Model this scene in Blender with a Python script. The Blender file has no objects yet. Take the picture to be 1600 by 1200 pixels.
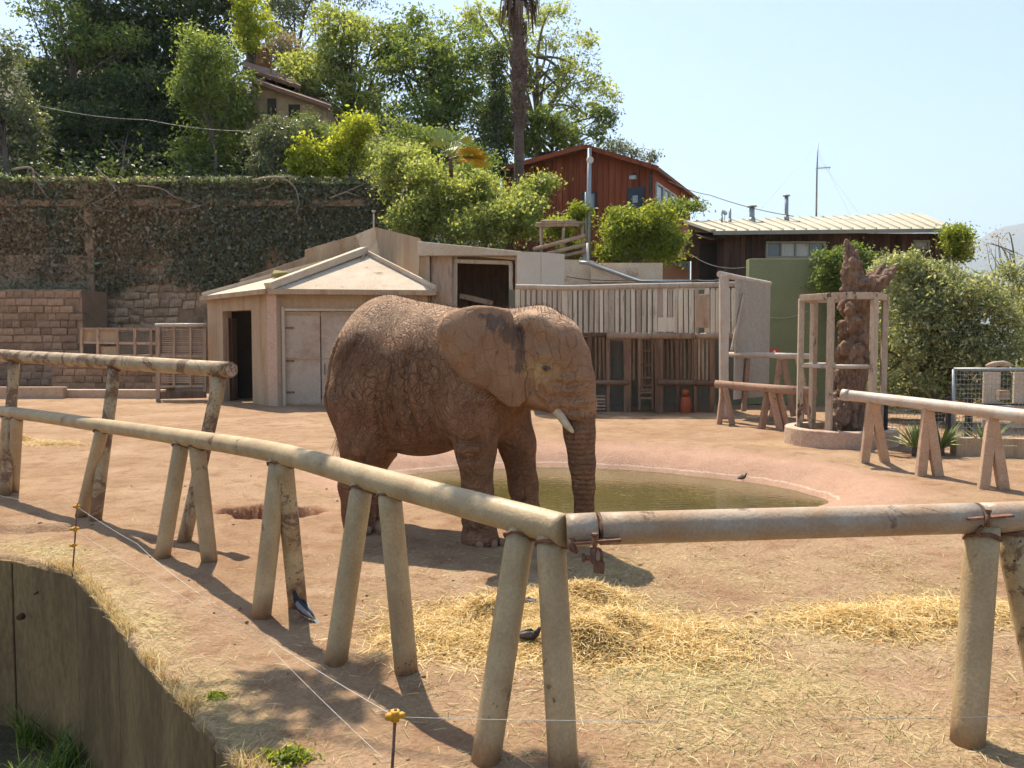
import bpy, bmesh, math, random
import numpy as np
from mathutils import Vector, Matrix
random.seed(7)
scene = bpy.context.scene
COL = scene.collection
R = math.radians
# ------------------------------------------------------------------ camera
F = 1250.0; CAMH = 2.14; PITCH = math.atan(66.0 / F)
cam_d = bpy.data.cameras.new('camera'); cam = bpy.data.objects.new('camera', cam_d); COL.objects.link(cam)
cam.location = (0, 0, CAMH); cam.rotation_euler = (math.pi / 2 - PITCH, 0, 0)
cam_d.sensor_width = 36; cam_d.lens = 36 * F / 1600; cam_d.clip_start = 0.05; cam_d.clip_end = 40000
scene.camera = cam
# ------------------------------------------------------------------ sky, sun, exposure
SUN_TO = Vector((-0.24, 0.55, 1.0)).normalized()      # towards the sun
SUN_EL = math.asin(SUN_TO.z); SUN_AZ = math.atan2(SUN_TO.x, SUN_TO.y)
world = bpy.data.worlds.new('World'); scene.world = world; world.use_nodes = True
nt = world.node_tree; nt.nodes.clear()
sky = nt.nodes.new('ShaderNodeTexSky'); sky.sky_type = 'NISHITA'; sky.sun_disc = False
sky.sun_elevation = SUN_EL; sky.sun_rotation = SUN_AZ; sky.altitude = 600; sky.air_density = 1.0; sky.dust_density = 1.0; sky.ozone_density = 0.6
bg = nt.nodes.new('ShaderNodeBackground'); bg.inputs[1].default_value = 0.118
wo = nt.nodes.new('ShaderNodeOutputWorld')
nt.links.new(sky.outputs[0], bg.inputs[0]); nt.links.new(bg.outputs[0], wo.inputs[0])
sun_d = bpy.data.lights.new('sun', 'SUN'); sun = bpy.data.objects.new('sun', sun_d); COL.objects.link(sun)
sun_d.energy = 5.0; sun_d.angle = R(0.53); sun_d.color = (1.0, 0.90, 0.75)
sun.rotation_euler = (-SUN_TO).to_track_quat('-Z', 'Y').to_euler(); sun.location = (-8, 20, 40)
vs = scene.view_settings; vs.view_transform = 'Standard'; vs.look = 'None'; vs.exposure = 1.0; vs.gamma = 1.0; vs.use_curve_mapping = False
scene.cycles.adaptive_threshold = 0.04; scene.cycles.max_bounces = 5; scene.cycles.diffuse_bounces = 2; scene.cycles.glossy_bounces = 2; scene.cycles.transparent_max_bounces = 8
# ------------------------------------------------------------------ pixel of the photograph -> point in the place
_sp, _cp = math.sin(PITCH), math.cos(PITCH)
def ray(px, py):
    a = (px - 800) / F; b = (600 - py) / F
    return Vector((a, b * _sp + _cp, b * _cp - _sp))
def P(px, py, d):
    r = ray(px, py); k = d / r.y
    return Vector((r.x * k, d, CAMH + r.z * k))
def G(px, py, z=0.0):
    r = ray(px, py); k = (z - CAMH) / r.z
    return Vector((r.x * k, r.y * k, z))
def PX(px, d): return P(px, 534, d).x
def PZ(py, d): return P(800, py, d).z
# ------------------------------------------------------------------ object helpers
ORG = {}
def tag(o, label=None, cat=None, group=None, kind=None):
    if label: o['label'] = label
    if cat: o['category'] = cat
    if group: o['group'] = group
    if kind: o['kind'] = kind
    return o
def thing(name, label, cat, loc, group=None):
    o = bpy.data.objects.new(name, None); COL.objects.link(o); o.location = loc; o.empty_display_size = 0.2
    ORG[o.name] = Vector(loc)
    return tag(o, label, cat, group)
def fast_mesh(name, v, f, smooth=False):
    v = np.asarray(v, np.float32); f = np.asarray(f, np.int32)
    me = bpy.data.meshes.new(name); n, k = f.shape
    me.vertices.add(len(v)); me.vertices.foreach_set('co', v.ravel())
    me.loops.add(n * k); me.loops.foreach_set('vertex_index', f.ravel())
    me.polygons.add(n); me.polygons.foreach_set('loop_start', np.arange(0, n * k, k, dtype=np.int32))
    me.polygons.foreach_set('loop_total', np.full(n, k, np.int32))
    if smooth: me.polygons.foreach_set('use_smooth', np.ones(n, bool))
    me.update(calc_edges=True); return me
def put(name, me, m, parent=None, loc=(0, 0, 0)):
    o = bpy.data.objects.new(name, me); COL.objects.link(o)
    if m is not None and not me.materials: me.materials.append(m)
    o.location = loc
    if parent is not None: o.parent = parent
    return o
class B:
    def __init__(s): s.v = []; s.f = []; s.sm = []
    def add(s, vs_, fs, smooth=False):
        n = len(s.v); s.v += [Vector(p) for p in vs_]
        for f in fs: s.f.append([i + n for i in f]); s.sm.append(smooth)
        return s
    def box(s, c, size, rot=None, jit=0):
        c = Vector(c); h = Vector(size) / 2; M = rot if rot is not None else Matrix.Identity(3)
        p = []
        for z in (-1, 1):
            for x, y in ((-1, -1), (1, -1), (1, 1), (-1, 1)):
                q = Vector((x * h.x, y * h.y, z * h.z))
                if jit: q += Vector([random.uniform(-jit, jit) for _ in range(3)])
                p.append(c + M @ q)
        return s.add(p, [(3, 2, 1, 0), (4, 5, 6, 7), (0, 1, 5, 4), (1, 2, 6, 5), (2, 3, 7, 6), (3, 0, 4, 7)])
    def bar(s, a, b, w, t, up=Vector((0, 0, 1)), jit=0):
        a = Vector(a); b = Vector(b); y = (b - a); L = y.length; y.normalize()
        x = y.cross(Vector(up))
        if x.length < 1e-3: x = y.cross(Vector((1, 0, 0)))
        x.normalize(); z = x.cross(y)
        return s.box((a + b) / 2, (w, L, t), Matrix((x, y, z)).transposed(), jit)
    def tube(s, pts, rad, n=10, cap=True, smooth=True, squash=1.0):
        pts = [Vector(p) for p in pts]
        if not hasattr(rad, '__len__'): rad = [rad] * len(pts)
        vsl = []; prev = None
        for i, p in enumerate(pts):
            t = (pts[min(i + 1, len(pts) - 1)] - pts[max(i - 1, 0)]).normalized()
            if prev is None:
                x = t.cross(Vector((0, 0, 1)))
                if x.length < 1e-2: x = t.cross(Vector((0, 1, 0)))
            else: x = prev - t * prev.dot(t)
            x.normalize(); prev = x; y = t.cross(x)
            for k in range(n):
                a = 2 * math.pi * k / n
                vsl.append(p + (x * math.cos(a) + y * math.sin(a) * squash) * rad[i])
        fs = []
        for i in range(len(pts) - 1):
            for k in range(n):
                k2 = (k + 1) % n
                fs.append((i * n + k, i * n + k2, i * n + n + k2, i * n + n + k))
        s.add(vsl, fs, smooth)
        if cap:
            m = len(s.v) - len(vsl)
            s.f.append([m + k for k in range(n)][::-1]); s.sm.append(False)
            s.f.append([m + (len(pts) - 1) * n + k for k in range(n)]); s.sm.append(False)
        return s
    def prism(s, poly, y0, y1):       # outline in x,z pushed along y
        n = len(poly); a = [Vector((p[0], y0, p[1])) for p in poly]; b = [Vector((p[0], y1, p[1])) for p in poly]
        fs = [list(range(n)), list(range(2 * n - 1, n - 1, -1))] + [(i, i + n, (i + 1) % n + n, (i + 1) % n) for i in range(n)]
        return s.add(a + b, fs)
    def slab(s, poly, z0, z1):        # outline in x,y between two heights
        n = len(poly); a = [Vector((p[0], p[1], z0)) for p in poly]; b = [Vector((p[0], p[1], z1)) for p in poly]
        fs = [list(range(n))[::-1], list(range(n, 2 * n))] + [(i, (i + 1) % n, (i + 1) % n + n, i + n) for i in range(n)]
        return s.add(a + b, fs)
    def sheet(s, pts, t):             # planar polygon given thickness along its normal
        pts = [Vector(p) for p in pts]; nrm = (pts[1] - pts[0]).cross(pts[2] - pts[0]).normalized() * t
        n = len(pts); b = [p - nrm for p in pts]
        return s.add(pts + b, [list(range(n)), list(range(2 * n - 1, n - 1, -1))] + [(i, i + n, (i + 1) % n + n, (i + 1) % n) for i in range(n)])
    def build(s, name, m, parent=None, bevel=0, seg=2):
        root = parent
        org = ORG.get(parent.name, Vector()) if parent is not None else Vector()
        me = bpy.data.meshes.new(name)
        me.from_pydata([tuple(p - org) for p in s.v], [], s.f)
        if any(s.sm): me.polygons.foreach_set('use_smooth', s.sm)
        bm = bmesh.new(); bm.from_mesh(me); bmesh.ops.recalc_face_normals(bm, faces=bm.faces); bm.to_mesh(me); bm.free()
        me.update()
        o = put(name, me, m, parent)
        ORG[o.name] = org
        if bevel:
            bv = o.modifiers.new('bevel', 'BEVEL'); bv.width = bevel; bv.segments = seg; bv.limit_method = 'ANGLE'
        return o
def struct(o): o['kind'] = 'structure'; return o
# ------------------------------------------------------------------ material helpers
class NT:
    def __init__(s, name):
        s.m = bpy.data.materials.new(name); s.m.use_nodes = True; s.t = s.m.node_tree; s.t.nodes.clear()
        s.out = s.n('OutputMaterial')
    def n(s, ty, **kw):
        nd = s.t.nodes.new('ShaderNode' + ty)
        for k, v in kw.items(): setattr(nd, k, v)
        return nd
    def l(s, a, b): s.t.links.new(a, b)
    def val(s, sock, v):
        if hasattr(v, 'links') or hasattr(v, 'is_linked'): s.l(v, sock)
        else: sock.default_value = v
    def coord(s, scale=(1, 1, 1), kind='Object'):
        tc = s.n('TexCoord'); mp = s.n('Mapping'); s.l(tc.outputs[kind], mp.inputs[0]); mp.inputs['Scale'].default_value = scale
        return mp.outputs[0]
    def noise(s, vec, scale, detail=5, rough=0.55, dist=0.0):
        nd = s.n('TexNoise'); nd.inputs['Scale'].default_value = scale; nd.inputs['Detail'].default_value = detail
        nd.inputs['Roughness'].default_value = rough; nd.inputs['Distortion'].default_value = dist; s.l(vec, nd.inputs['Vector']); return nd.outputs[0]
    def vor(s, vec, scale, feature='DISTANCE_TO_EDGE', rnd=1.0):
        nd = s.n('TexVoronoi', feature=feature); nd.inputs['Scale'].default_value = scale; nd.inputs['Randomness'].default_value = rnd
        s.l(vec, nd.inputs['Vector']); return nd.outputs[0]
    def ramp(s, fac, stops):
        nd = s.n('ValToRGB'); s.l(fac, nd.inputs[0]); e = nd.color_ramp.elements
        while len(e) < len(stops): e.new(0.5)
        for i, (p, c) in enumerate(stops):
            e[i].position = p; e[i].color = (*c, 1) if hasattr(c, '__len__') else (c, c, c, 1)
        return nd.outputs[0]
    def rng(s, v, a, b, c=0.0, d=1.0):
        nd = s.n('MapRange'); s.l(v, nd.inputs[0])
        for i, x in enumerate((a, b, c, d)): nd.inputs[i + 1].default_value = x
        return nd.outputs[0]
    def mix(s, fac, a, b, mode='MIX'):
        nd = s.n('Mix', data_type='RGBA', blend_type=mode); s.val(nd.inputs[0], fac)
        for i, v in ((6, a), (7, b)):
            if hasattr(v, 'is_linked'): s.l(v, nd.inputs[i])
            else: nd.inputs[i].default_value = (*v, 1) if hasattr(v, '__len__') else (v, v, v, 1)
        return nd.outputs[2]
    def math(s, op, a, b=0.0, clamp=False):
        nd = s.n('Math', operation=op, use_clamp=clamp); s.val(nd.inputs[0], a); s.val(nd.inputs[1], b); return nd.outputs[0]
    def attr(s, name): nd = s.n('Attribute', attribute_name=name); return nd.outputs['Fac']
    def sep(s, vec): nd = s.n('SeparateXYZ'); s.l(vec, nd.inputs[0]); return nd.outputs
    def bump(s, h, dist, strength=1.0, prev=None):
        nd = s.n('Bump'); s.l(h, nd.inputs['Height']); nd.inputs['Distance'].default_value = dist; nd.inputs['Strength'].default_value = strength
        if prev is not None: s.l(prev, nd.inputs['Normal'])
        return nd.outputs[0]
    def bsdf(s, col, rough=0.8, normal=None, metal=0.0, spec=0.3):
        p = s.n('BsdfPrincipled'); s.val(p.inputs['Base Color'], col if hasattr(col, 'is_linked') else (*col, 1))
        s.val(p.inputs['Roughness'], rough); p.inputs['Metallic'].default_value = metal; p.inputs['Specular IOR Level'].default_value = spec
        if normal is not None: s.l(normal, p.inputs['Normal'])
        s.l(p.outputs[0], s.out.inputs[0]); return p
def surf(name, c1, c2, scale=3.0, rough=0.85, bump=0.004, bscale=40.0, stain=None, stain_amt=(0.55, 0.7), sscale=2.0, stretch=(1, 1, 1), spec=0.25, grain=0.25, metal=0.0, rnd=0.0):
    t = NT(name); v = t.coord(stretch)
    a = t.noise(v, scale, 6, 0.62); col = t.mix(t.rng(a, 0.32, 0.68), c1, c2)
    if stain is not None:
        b = t.noise(v, sscale, 8, 0.68, 0.3); col = t.mix(t.rng(b, stain_amt[0], stain_amt[1]), col, stain)
    g = t.noise(v, bscale, 4, 0.6)
    col = t.mix(grain, col, t.ramp(g, [(0.3, 0.25), (0.7, 0.95)]), 'OVERLAY')
    if rnd:
        oi = t.n('ObjectInfo'); col = t.mix(rnd, col, t.ramp(oi.outputs['Random'], [(0, 0.15), (1, 0.85)]), 'OVERLAY')
    h = t.math('ADD', g, t.math('MULTIPLY', a, 1.5))
    t.bsdf(col, t.rng(g, 0.2, 0.8, min(1, rough - 0.1), min(1, rough + 0.1)), t.bump(h, bump), metal, spec); return t.m
def leafmat(name, dark, mid, light, trans=0.45, rough=0.55):
    t = NT(name); a = t.attr('tint')
    k_ = 1.5; col = t.ramp(a, [(0.0, tuple(c * k_ for c in dark)), (0.5, tuple(c * k_ for c in mid)), (1.0, tuple(c * k_ for c in light))])
    p = t.bsdf(col, rough, spec=0.35)
    tr = t.n('BsdfTranslucent'); t.l(t.mix(1.0, col, (1.85, 1.72, 0.85), 'MULTIPLY'), tr.inputs[0])
    br = t.n('BrightContrast'); 
    mx = t.n('MixShader'); mx.inputs[0].default_value = trans; t.l(p.outputs[0], mx.inputs[1]); t.l(tr.outputs[0], mx.inputs[2]); t.l(mx.outputs[0], t.out.inputs[0])
    t.t.nodes.remove(br); return t.m
# ------------------------------------------------------------------ numpy noise
def vnoise(x, y, seed=0):
    xi = np.floor(x).astype(np.int64); yi = np.floor(y).astype(np.int64); fx = x - xi; fy = y - yi
    fx = fx * fx * (3 - 2 * fx); fy = fy * fy * (3 - 2 * fy)
    def h(a, b):
        n = (a * 374761393 + b * 668265263 + seed * 974711) & 0x7fffffff
        n = ((n ^ (n >> 13)) * 1274126177) & 0x7fffffff
        return ((n ^ (n >> 16)) & 0xffff) / 65535.0
    return (h(xi, yi) * (1 - fx) + h(xi + 1, yi) * fx) * (1 - fy) + (h(xi, yi + 1) * (1 - fx) + h(xi + 1, yi + 1) * fx) * fy
def fbm(x, y, o=4, seed=0):
    r = 0; a = 0.5
    for i in range(o): r = r + a * vnoise(x * 2 ** i, y * 2 ** i, seed + i); a *= 0.5
    return r
def sstep(a, b, x):
    t = np.clip((x - a) / (b - a), 0, 1); return t * t * (3 - 2 * t)
# ------------------------------------------------------------------ ground of the enclosure
POND_C = np.array((1.25, 12.9)); POND_A = R(-17); POND_R = (3.15, 2.15); WATER_Z = -0.30
def pond_r(x, y):
    dx, dy = x - POND_C[0], y - POND_C[1]; c, s = math.cos(POND_A), math.sin(POND_A)
    u = (dx * c + dy * s) / POND_R[0]; v = (-dx * s + dy * c) / POND_R[1]
    return np.sqrt(u * u + v * v) + (fbm(x * 0.9, y * 0.9, 3, 5) - 0.45) * 0.16
_wx = [-60, -12, -5.1, -4.10, -3.90, -3.55, -2.48, -1.86, -1.38, -0.6, 0.0, 1.0, 6, 60]
_wy = [9.6, 9.0, 7.95, 7.38, 7.10, 6.70, 5.30, 4.55, 3.95, 3.15, 2.9, 2.75, 2.9, 5]
def wall_y(x): return np.interp(x, _wx, _wy)
def pit_r(x, y): 
    p = G(432, 800); return np.sqrt(((x - p.x) / 0.78) ** 2 + ((y - p.y) / 0.42) ** 2) + (fbm(x * 3.1, y * 3.1, 4, 21) - 0.45) * 1.5
def ground_z(x, y):
    x = np.asarray(x, float); y = np.asarray(y, float)
    r = pond_r(x, y)
    z = -0.75 * (1 - sstep(0.72, 1.42, r))
    z += 0.10 * sstep(1.35, 1.6, r) * (1 - sstep(1.7, 2.5, r)) * sstep(13.5, 15, y)
    near = 1 / (1 + y * 0.02)
    z += (fbm(x * 0.7, y * 0.7, 3, 1) - 0.44) * 0.10 + (fbm(x * 4, y * 4, 3, 9) - 0.44) * 0.045 * near + (fbm(x * 14, y * 14, 2, 12) - 0.37) * 0.012
    pr = pit_r(x, y); z -= 0.26 * (1 - sstep(0.72, 0.95, pr)) - 0.035 * np.exp(-((pr - 1.15) / 0.2) ** 2)
    p2 = G(40, 825); q = np.sqrt(((x - p2.x) / 0.8) ** 2 + ((y - p2.y) / 0.22) ** 2) + (fbm(x * 3, y * 3, 3, 31) - .45) * .8
    z -= 0.10 * (1 - sstep(0.5, 1.0, q))
    for px_, py_, pr_, pd_ in PRINTS:      # trodden prints in the dust
        q = ((x - px_) ** 2 + (y - py_) ** 2) / pr_ ** 2; z = z - pd_ * np.exp(-q ** 2) + pd_ * .45 * np.exp(-((np.sqrt(q) - 1.25) / .22) ** 2)
    for p in FEET: z = z + 0.022 * np.exp(-((x - p.x) ** 2 + (y - p.y) ** 2) / 0.022)      # soil heaped round the post feet
    return z
_pr = np.random.default_rng(17); PRINTS = np.stack([_pr.uniform(-6, 6, 110), _pr.uniform(5, 12.5, 110), _pr.uniform(.13, .2, 110), _pr.uniform(.008, .02, 110)], 1)
FEET = [G(*q) for q in ((126, 806), (252, 870), (328, 876), (407, 962), (466, 946), (523, 1034), (636, 1048), (757, 1186), (881, 1196), (1511, 1160), (286, 846), (148, 812))]
def gz(x, y): return float(ground_z(np.array([x]), np.array([y]))[0])
def GG(px, py):          # pixel -> point on the real ground relief
    p = G(px, py)
    for _ in range(4): p = G(px, py, gz(p.x, p.y))
    return p
# hay litter: two piles, thin scatter between them, a fringe along the moat edge
def gauss(x, y, p, sx, sy): return np.exp(-((x - p.x) / sx) ** 2 - ((y - p.y) / sy) ** 2)
HAY = [(G(860, 985), 0.80, 0.62), (G(1400, 965), 0.85, 0.33)]
def litter(x, y):
    n = fbm(x * 1.1, y * 1.1, 4, 40); n2 = fbm(x * 2.6, y * 2.6, 4, 50)
    l = 0.95 * gauss(x, y, HAY[0][0], 1.25, 0.95) + 0.9 * gauss(x, y, HAY[1][0], 1.15, 0.45)
    l += 0.72 * gauss(x, y, Vector((2.0, 4.9, 0)), 2.1, 1.35) + 0.5 * gauss(x, y, Vector((0.4, 7.8, 0)), 1.5, .7) + 0.35 * gauss(x, y, Vector((3.5, 7.4, 0)), 2.5, 1.2)
    edge = y - wall_y(x)
    l += 0.85 * np.exp(-((edge - 0.25) / 0.35) ** 2) * (x < -0.5) * (x > -5.5)
    l += 0.5 * gauss(x, y, G(1180, 690), 1.6, 0.9)
    l += 0.9 * gauss(x, y, G(60, 693), 1.0, 0.4)
    return np.clip(l * (0.25 + 1.6 * np.clip(n - 0.22, 0, 1)) * (0.35 + 1.5 * n2), 0, 1)
def spaced(segs):
    o = []
    for a, b, st in segs: o += list(np.arange(a, b, st))
    return np.array(o + [segs[-1][1]])
gx = spaced([(-60, -12, 2.0), (-12, -6.5, 0.25), (-6.5, -0.2, 0.05), (-0.2, 8, 0.09), (8, 14, 0.3), (14, 60, 2.5)])
ty = spaced([(0, 0.3, 0.03), (0.3, 9, 0.06), (9, 16, 0.14), (16, 30, 0.5), (30, 60, 2.0)])
GX = np.repeat(gx[:, None], len(ty), 1); wyc = wall_y(gx)
GY = wyc[:, None] + ty[None, :] * ((62 - wyc) / 60)[:, None]
GZ = ground_z(GX, GY)
GZ[:, 0] -= 0.06; GZ[:, 1] -= 0.015                      # crumbling lip above the moat wall
jit = (fbm(GX * 6, GY * 6, 3, 77) - 0.45) * 0.10 * (ty[None, :] < 0.12); GY = GY + jit
idx = np.arange(GX.size).reshape(GX.shape)
fq = np.stack([idx[:-1, :-1], idx[1:, :-1], idx[1:, 1:], idx[:-1, 1:]], -1).reshape(-1, 4)
gme = fast_mesh('ground', np.stack([GX, GY, GZ], -1).reshape(-1, 3), fq, True)
for nm, arr in (('pond', pond_r(GX, GY)), ('litter', litter(GX, GY)), ('pit', np.clip(1.3 - pit_r(GX, GY), 0, 1) * 2.0)):
    a = gme.attributes.new(nm, 'FLOAT', 'POINT'); a.data.foreach_set('value', arr.astype(np.float32).ravel())
t = NT('dry_earth'); v = t.coord()
n1 = t.noise(v, 0.55, 6, 0.6, 0.4); n2 = t.noise(v, 3.2, 7, 0.65); n3 = t.noise(v, 34, 5, 0.65); n4 = t.noise(v, 140, 3, 0.6)
col = t.mix(t.rng(n1, 0.35, 0.66), (0.30, 0.182, 0.102), (0.41, 0.277, 0.17))
col = t.mix(t.rng(n2, 0.49, 0.69, 0, 0.8), col, (0.24, 0.125, 0.07))
col = t.mix(t.rng(t.noise(v, 1.3, 5, 0.7), 0.55, 0.75, 0, 0.6), col, (0.49, 0.35, 0.23))
straw_c = t.mix(t.rng(n3, 0.35, 0.65), (0.46, 0.34, 0.15), (0.66, 0.52, 0.27))
straw_c = t.mix(t.rng(t.noise(v, 1.7, 4, 0.6), 0.45, 0.65, 0, 0.7), straw_c, (0.38, 0.33, 0.14))
li = t.math('MULTIPLY', t.attr('litter'), t.rng(n3, 0.25, 0.55)); col = t.mix(t.rng(li, 0.08, 0.85, 0, 0.65), col, straw_c)
pd = t.attr('pond'); pdn = t.math('ADD', pd, t.math('MULTIPLY', t.math('SUBTRACT', n2, 0.5), 0.16))
pink = t.mix(t.rng(n2, 0.3, 0.7), (0.43, 0.25, 0.17), (0.51, 0.325, 0.23))
col = t.mix(t.rng(pdn, 1.45, 1.62, 0.85, 0.0), col, pink)
col = t.mix(t.rng(pdn, 1.03, 1.13, 0.75, 0.0), col, (0.27, 0.20, 0.10))
ring = t.math('COMPARE', pd, 1.165); ring.node.inputs[2].default_value = 0.007
col = t.mix(t.math('MULTIPLY', ring, t.rng(n3, 0.35, 0.5)), col, (0.56, 0.41, 0.31))
col = t.mix(t.math('MULTIPLY', t.attr('pit'), 0.5), col, (0.34, 0.13, 0.07))
col = t.mix(0.35, col, t.ramp(n3, [(0.3, 0.3), (0.7, 0.8)]), 'OVERLAY')
col = t.mix(t.rng(n4, 0.66, 0.74, 0, 0.55), col, (0.16, 0.10, 0.065))
hh = t.math('ADD', t.math('MULTIPLY', n2, 1.6), t.math('ADD', n3, t.math('MULTIPLY', n4, 0.35)))
t.bsdf(col, 0.93, t.bump(hh, 0.04, 0.85), spec=0.12)
struct(put('ground', gme, t.m))
# ------------------------------------------------------------------ pond water
t = NT('pond_water'); v = t.coord()
c = t.mix(t.rng(t.noise(v, 0.8, 4, 0.6), 0.35, 0.65), (0.075, 0.062, 0.018), (0.115, 0.092, 0.030))
sc = t.noise(t.coord((1, 2.6, 1)), 3.4, 8, 0.72, 1.2); c = t.mix(t.rng(sc, 0.60, 0.70, 0, 0.55), c, (0.28, 0.24, 0.11))
rip = t.noise(t.coord((1, 1.8, 1)), 7, 3, 0.5)
t.bsdf(c, t.rng(sc, 0.58, 0.70, 0.05, 0.45), t.bump(rip, 0.010, 0.35), spec=0.6)
ang = np.linspace(0, 2 * math.pi, 64, endpoint=False); ca, sa = math.cos(POND_A), math.sin(POND_A)
wp = [(POND_C[0] + ca * u - sa * w, POND_C[1] + sa * u + ca * w) for u, w in zip(np.cos(ang) * POND_R[0] * 1.3, np.sin(ang) * POND_R[1] * 1.3)]
o = B().add([(x, y, WATER_Z) for x, y in wp], [list(range(64))]).build('pond_water', t.m); struct(o)
# ------------------------------------------------------------------ moat: floor and concrete wall of cast panels
m_moss = surf('moat_soil', (0.05, 0.04, 0.02), (0.09, 0.075, 0.04), 2.0, 0.95, 0.02, 20)
o = B().add([(-60, -30, -1.75), (60, -30, -1.75), (60, 10, -1.75), (-60, 10, -1.75)], [(0, 1, 2, 3)]).build('moat_floor', m_moss); struct(o)
m_moat = surf('board_marked_concrete', (0.27, 0.175, 0.083), (0.18, 0.115, 0.052), 1.6, 0.9, 0.012, 26, (0.10, 0.06, 0.03), (0.48, 0.70), 1.1, (1, 1, 0.4), grain=0.4)
mw = thing('moat_wall', 'tall board-marked concrete retaining wall dropping from the dirt into the grassy moat', 'wall', (-4.5, 7.4, -1.75))
cut = [-16, -9, -6.6, -5.0, -4.02, -3.0, -2.25, -1.62, -1.0, 0.3, 4, 12]
for a, b in zip(cut[:-1], cut[1:]):
    xs = np.linspace(a + 0.006, b - 0.006, 7); f_ = [(x, float(wall_y(x))) for x in xs]
    nrm = Vector((f_[-1][1] - f_[0][1], -(f_[-1][0] - f_[0][0]))).normalized()
    back = [(x - nrm.x * 0.35, y - nrm.y * 0.35) for x, y in f_][::-1]
    pr = random.uniform(0, 0.02)
    B().slab([(x + nrm.x * pr, y + nrm.y * pr) for x, y in f_] + back, -1.8, -0.045 + random.uniform(-.01, .01)).build('panel', m_moat, mw, 0.012)
for (px, py) in ((36, 962), (60, 925), (190, 1010)):       # old bolt holes with stained rims
    p = G(px, 900); 
    xx = PX(px, 7.6); yy = float(wall_y(xx)); rr = ray(px, py); k = yy / rr.y
    q = Vector((rr.x * k, yy - 0.03, CAMH + rr.z * k))
    B().tube([q + Vector((0, .02, 0)), q + Vector((-.004, -.03, 0))], [0.035, 0.028] if py != 925 else [0.012, 0.01], 10).build('anchor_stub', surf('rusty_stub', (0.05, 0.03, 0.02), (0.10, 0.055, 0.03), 9), mw)
# ------------------------------------------------------------------ blades: straw, grass
def blades(pos, dirs, length, width, bend, up, rng):
    n = len(pos); side = np.cross(dirs, up); side /= np.linalg.norm(side, axis=1)[:, None] + 1e-6
    w = (width * rng.uniform(0.6, 1.3, n))[:, None]; L = length[:, None]
    p0 = pos; p1 = pos + dirs * L * 0.5 + up * bend[:, None] * 0.6; p2 = pos + dirs * L + up * bend[:, None] * 0.1
    v = np.stack([p0 - side * w / 2, p0 + side * w / 2, p1 + side * w / 2, p1 - side * w / 2, p2 + side * w * 0.3, p2 - side * w * 0.3], 1).reshape(-1, 3)
    b = (np.arange(n) * 6)[:, None]
    f = np.concatenate([b + np.array([[0, 1, 2, 3]]), b + np.array([[3, 2, 4, 5]])], 1).reshape(-1, 4)
    return v, f
def straw_mesh(name, x, y, h, rng, lo=0.05, hi=0.2, width=0.006, tilt=0.25):
    n = len(x); z = ground_z(x, y) + h
    a = rng.uniform(0, 2 * math.pi, n); tl = rng.normal(0, tilt, n)
    d = np.stack([np.cos(a) * np.cos(tl), np.sin(a) * np.cos(tl), np.sin(tl)], 1)
    L = rng.uniform(lo, hi, n); up = np.tile(np.array([[0, 0, 1.0]]), (n, 1)) + rng.normal(0, 0.5, (n, 3)); up /= np.linalg.norm(up, axis=1)[:, None]
    v, f = blades(np.stack([x, y, z], 1) - d * L[:, None] * 0.5, d, L, width, L * rng.uniform(-.12, .2, n), up, rng)
    me = fast_mesh(name, v, f); at = me.attributes.new('tint', 'FLOAT', 'FACE'); at.data.foreach_set('value', np.repeat(rng.uniform(0, 1, n), 2).astype(np.float32))
    return me
def strawmat(name, stops):
    t = NT(name); c = t.ramp(t.attr('tint'), stops); p = t.bsdf(c, 0.6, spec=0.3)
    tr = t.n('BsdfTranslucent'); t.l(c, tr.inputs[0]); mx = t.n('MixShader'); mx.inputs[0].default_value = 0.25
    t.l(p.outputs[0], mx.inputs[1]); t.l(tr.outputs[0], mx.inputs[2]); t.l(mx.outputs[0], t.out.inputs[0]); return t.m
m_straw = strawmat('golden_straw', [(0.0, (0.42, 0.25, 0.07)), (0.45, (0.74, 0.51, 0.19)), (1.0, (0.88, 0.74, 0.42))])
m_straw2 = strawmat('faded_straw', [(0.0, (0.22, 0.19, 0.06)), (0.55, (0.46, 0.40, 0.17)), (1.0, (0.74, 0.62, 0.34))])
rng = np.random.default_rng(3)
def hay_pile(name, label, c, sx, sy, n, bumps, seed):
    r = np.random.default_rng(seed)
    x = np.concatenate([r.normal(c.x, sx * 0.62, n // 2), *[r.normal(b[0], b[2], n // (2 * len(bumps))) for b in bumps]])
    y = np.concatenate([r.normal(c.y, sy * 0.62, n // 2), *[r.normal(b[1], b[2] * 0.8, n // (2 * len(bumps))) for b in bumps]])
    hm = np.zeros_like(x)
    for bx, by, s, h in bumps: hm = np.maximum(hm, h * np.exp(-((x - bx) / (s * 1.5)) ** 2 - ((y - by) / (s * 1.2)) ** 2))
    lay = 0.035 * np.exp(-((x - c.x) / sx) ** 2 - ((y - c.y) / sy) ** 2)
    h = (hm + lay) * np.sqrt(r.uniform(0, 1, len(x))) + 0.004
    o = put(name, straw_mesh(name, x, y, h, r, 0.05, 0.20, 0.0045, 0.26), m_straw); return o
b1 = [(*G(760, 965).xy, 0.13, 0.13), (*G(915, 935).xy, 0.18, 0.13), (*G(965, 985).xy, 0.15, 0.12), (*G(915, 1005).xy, 0.15, 0.16), (*G(860, 950).xy, 0.25, 0.05), (*G(1060, 1000).xy, 0.3, 0.03), (*G(700, 985).xy, 0.3, 0.03)]
tag(hay_pile('hay_pile', 'tousled golden hay pile spread behind the two corner posts', HAY[0][0], 0.74, 0.52, 40000, b1, 5), cat='hay pile', group='hay piles', kind='stuff')
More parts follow.
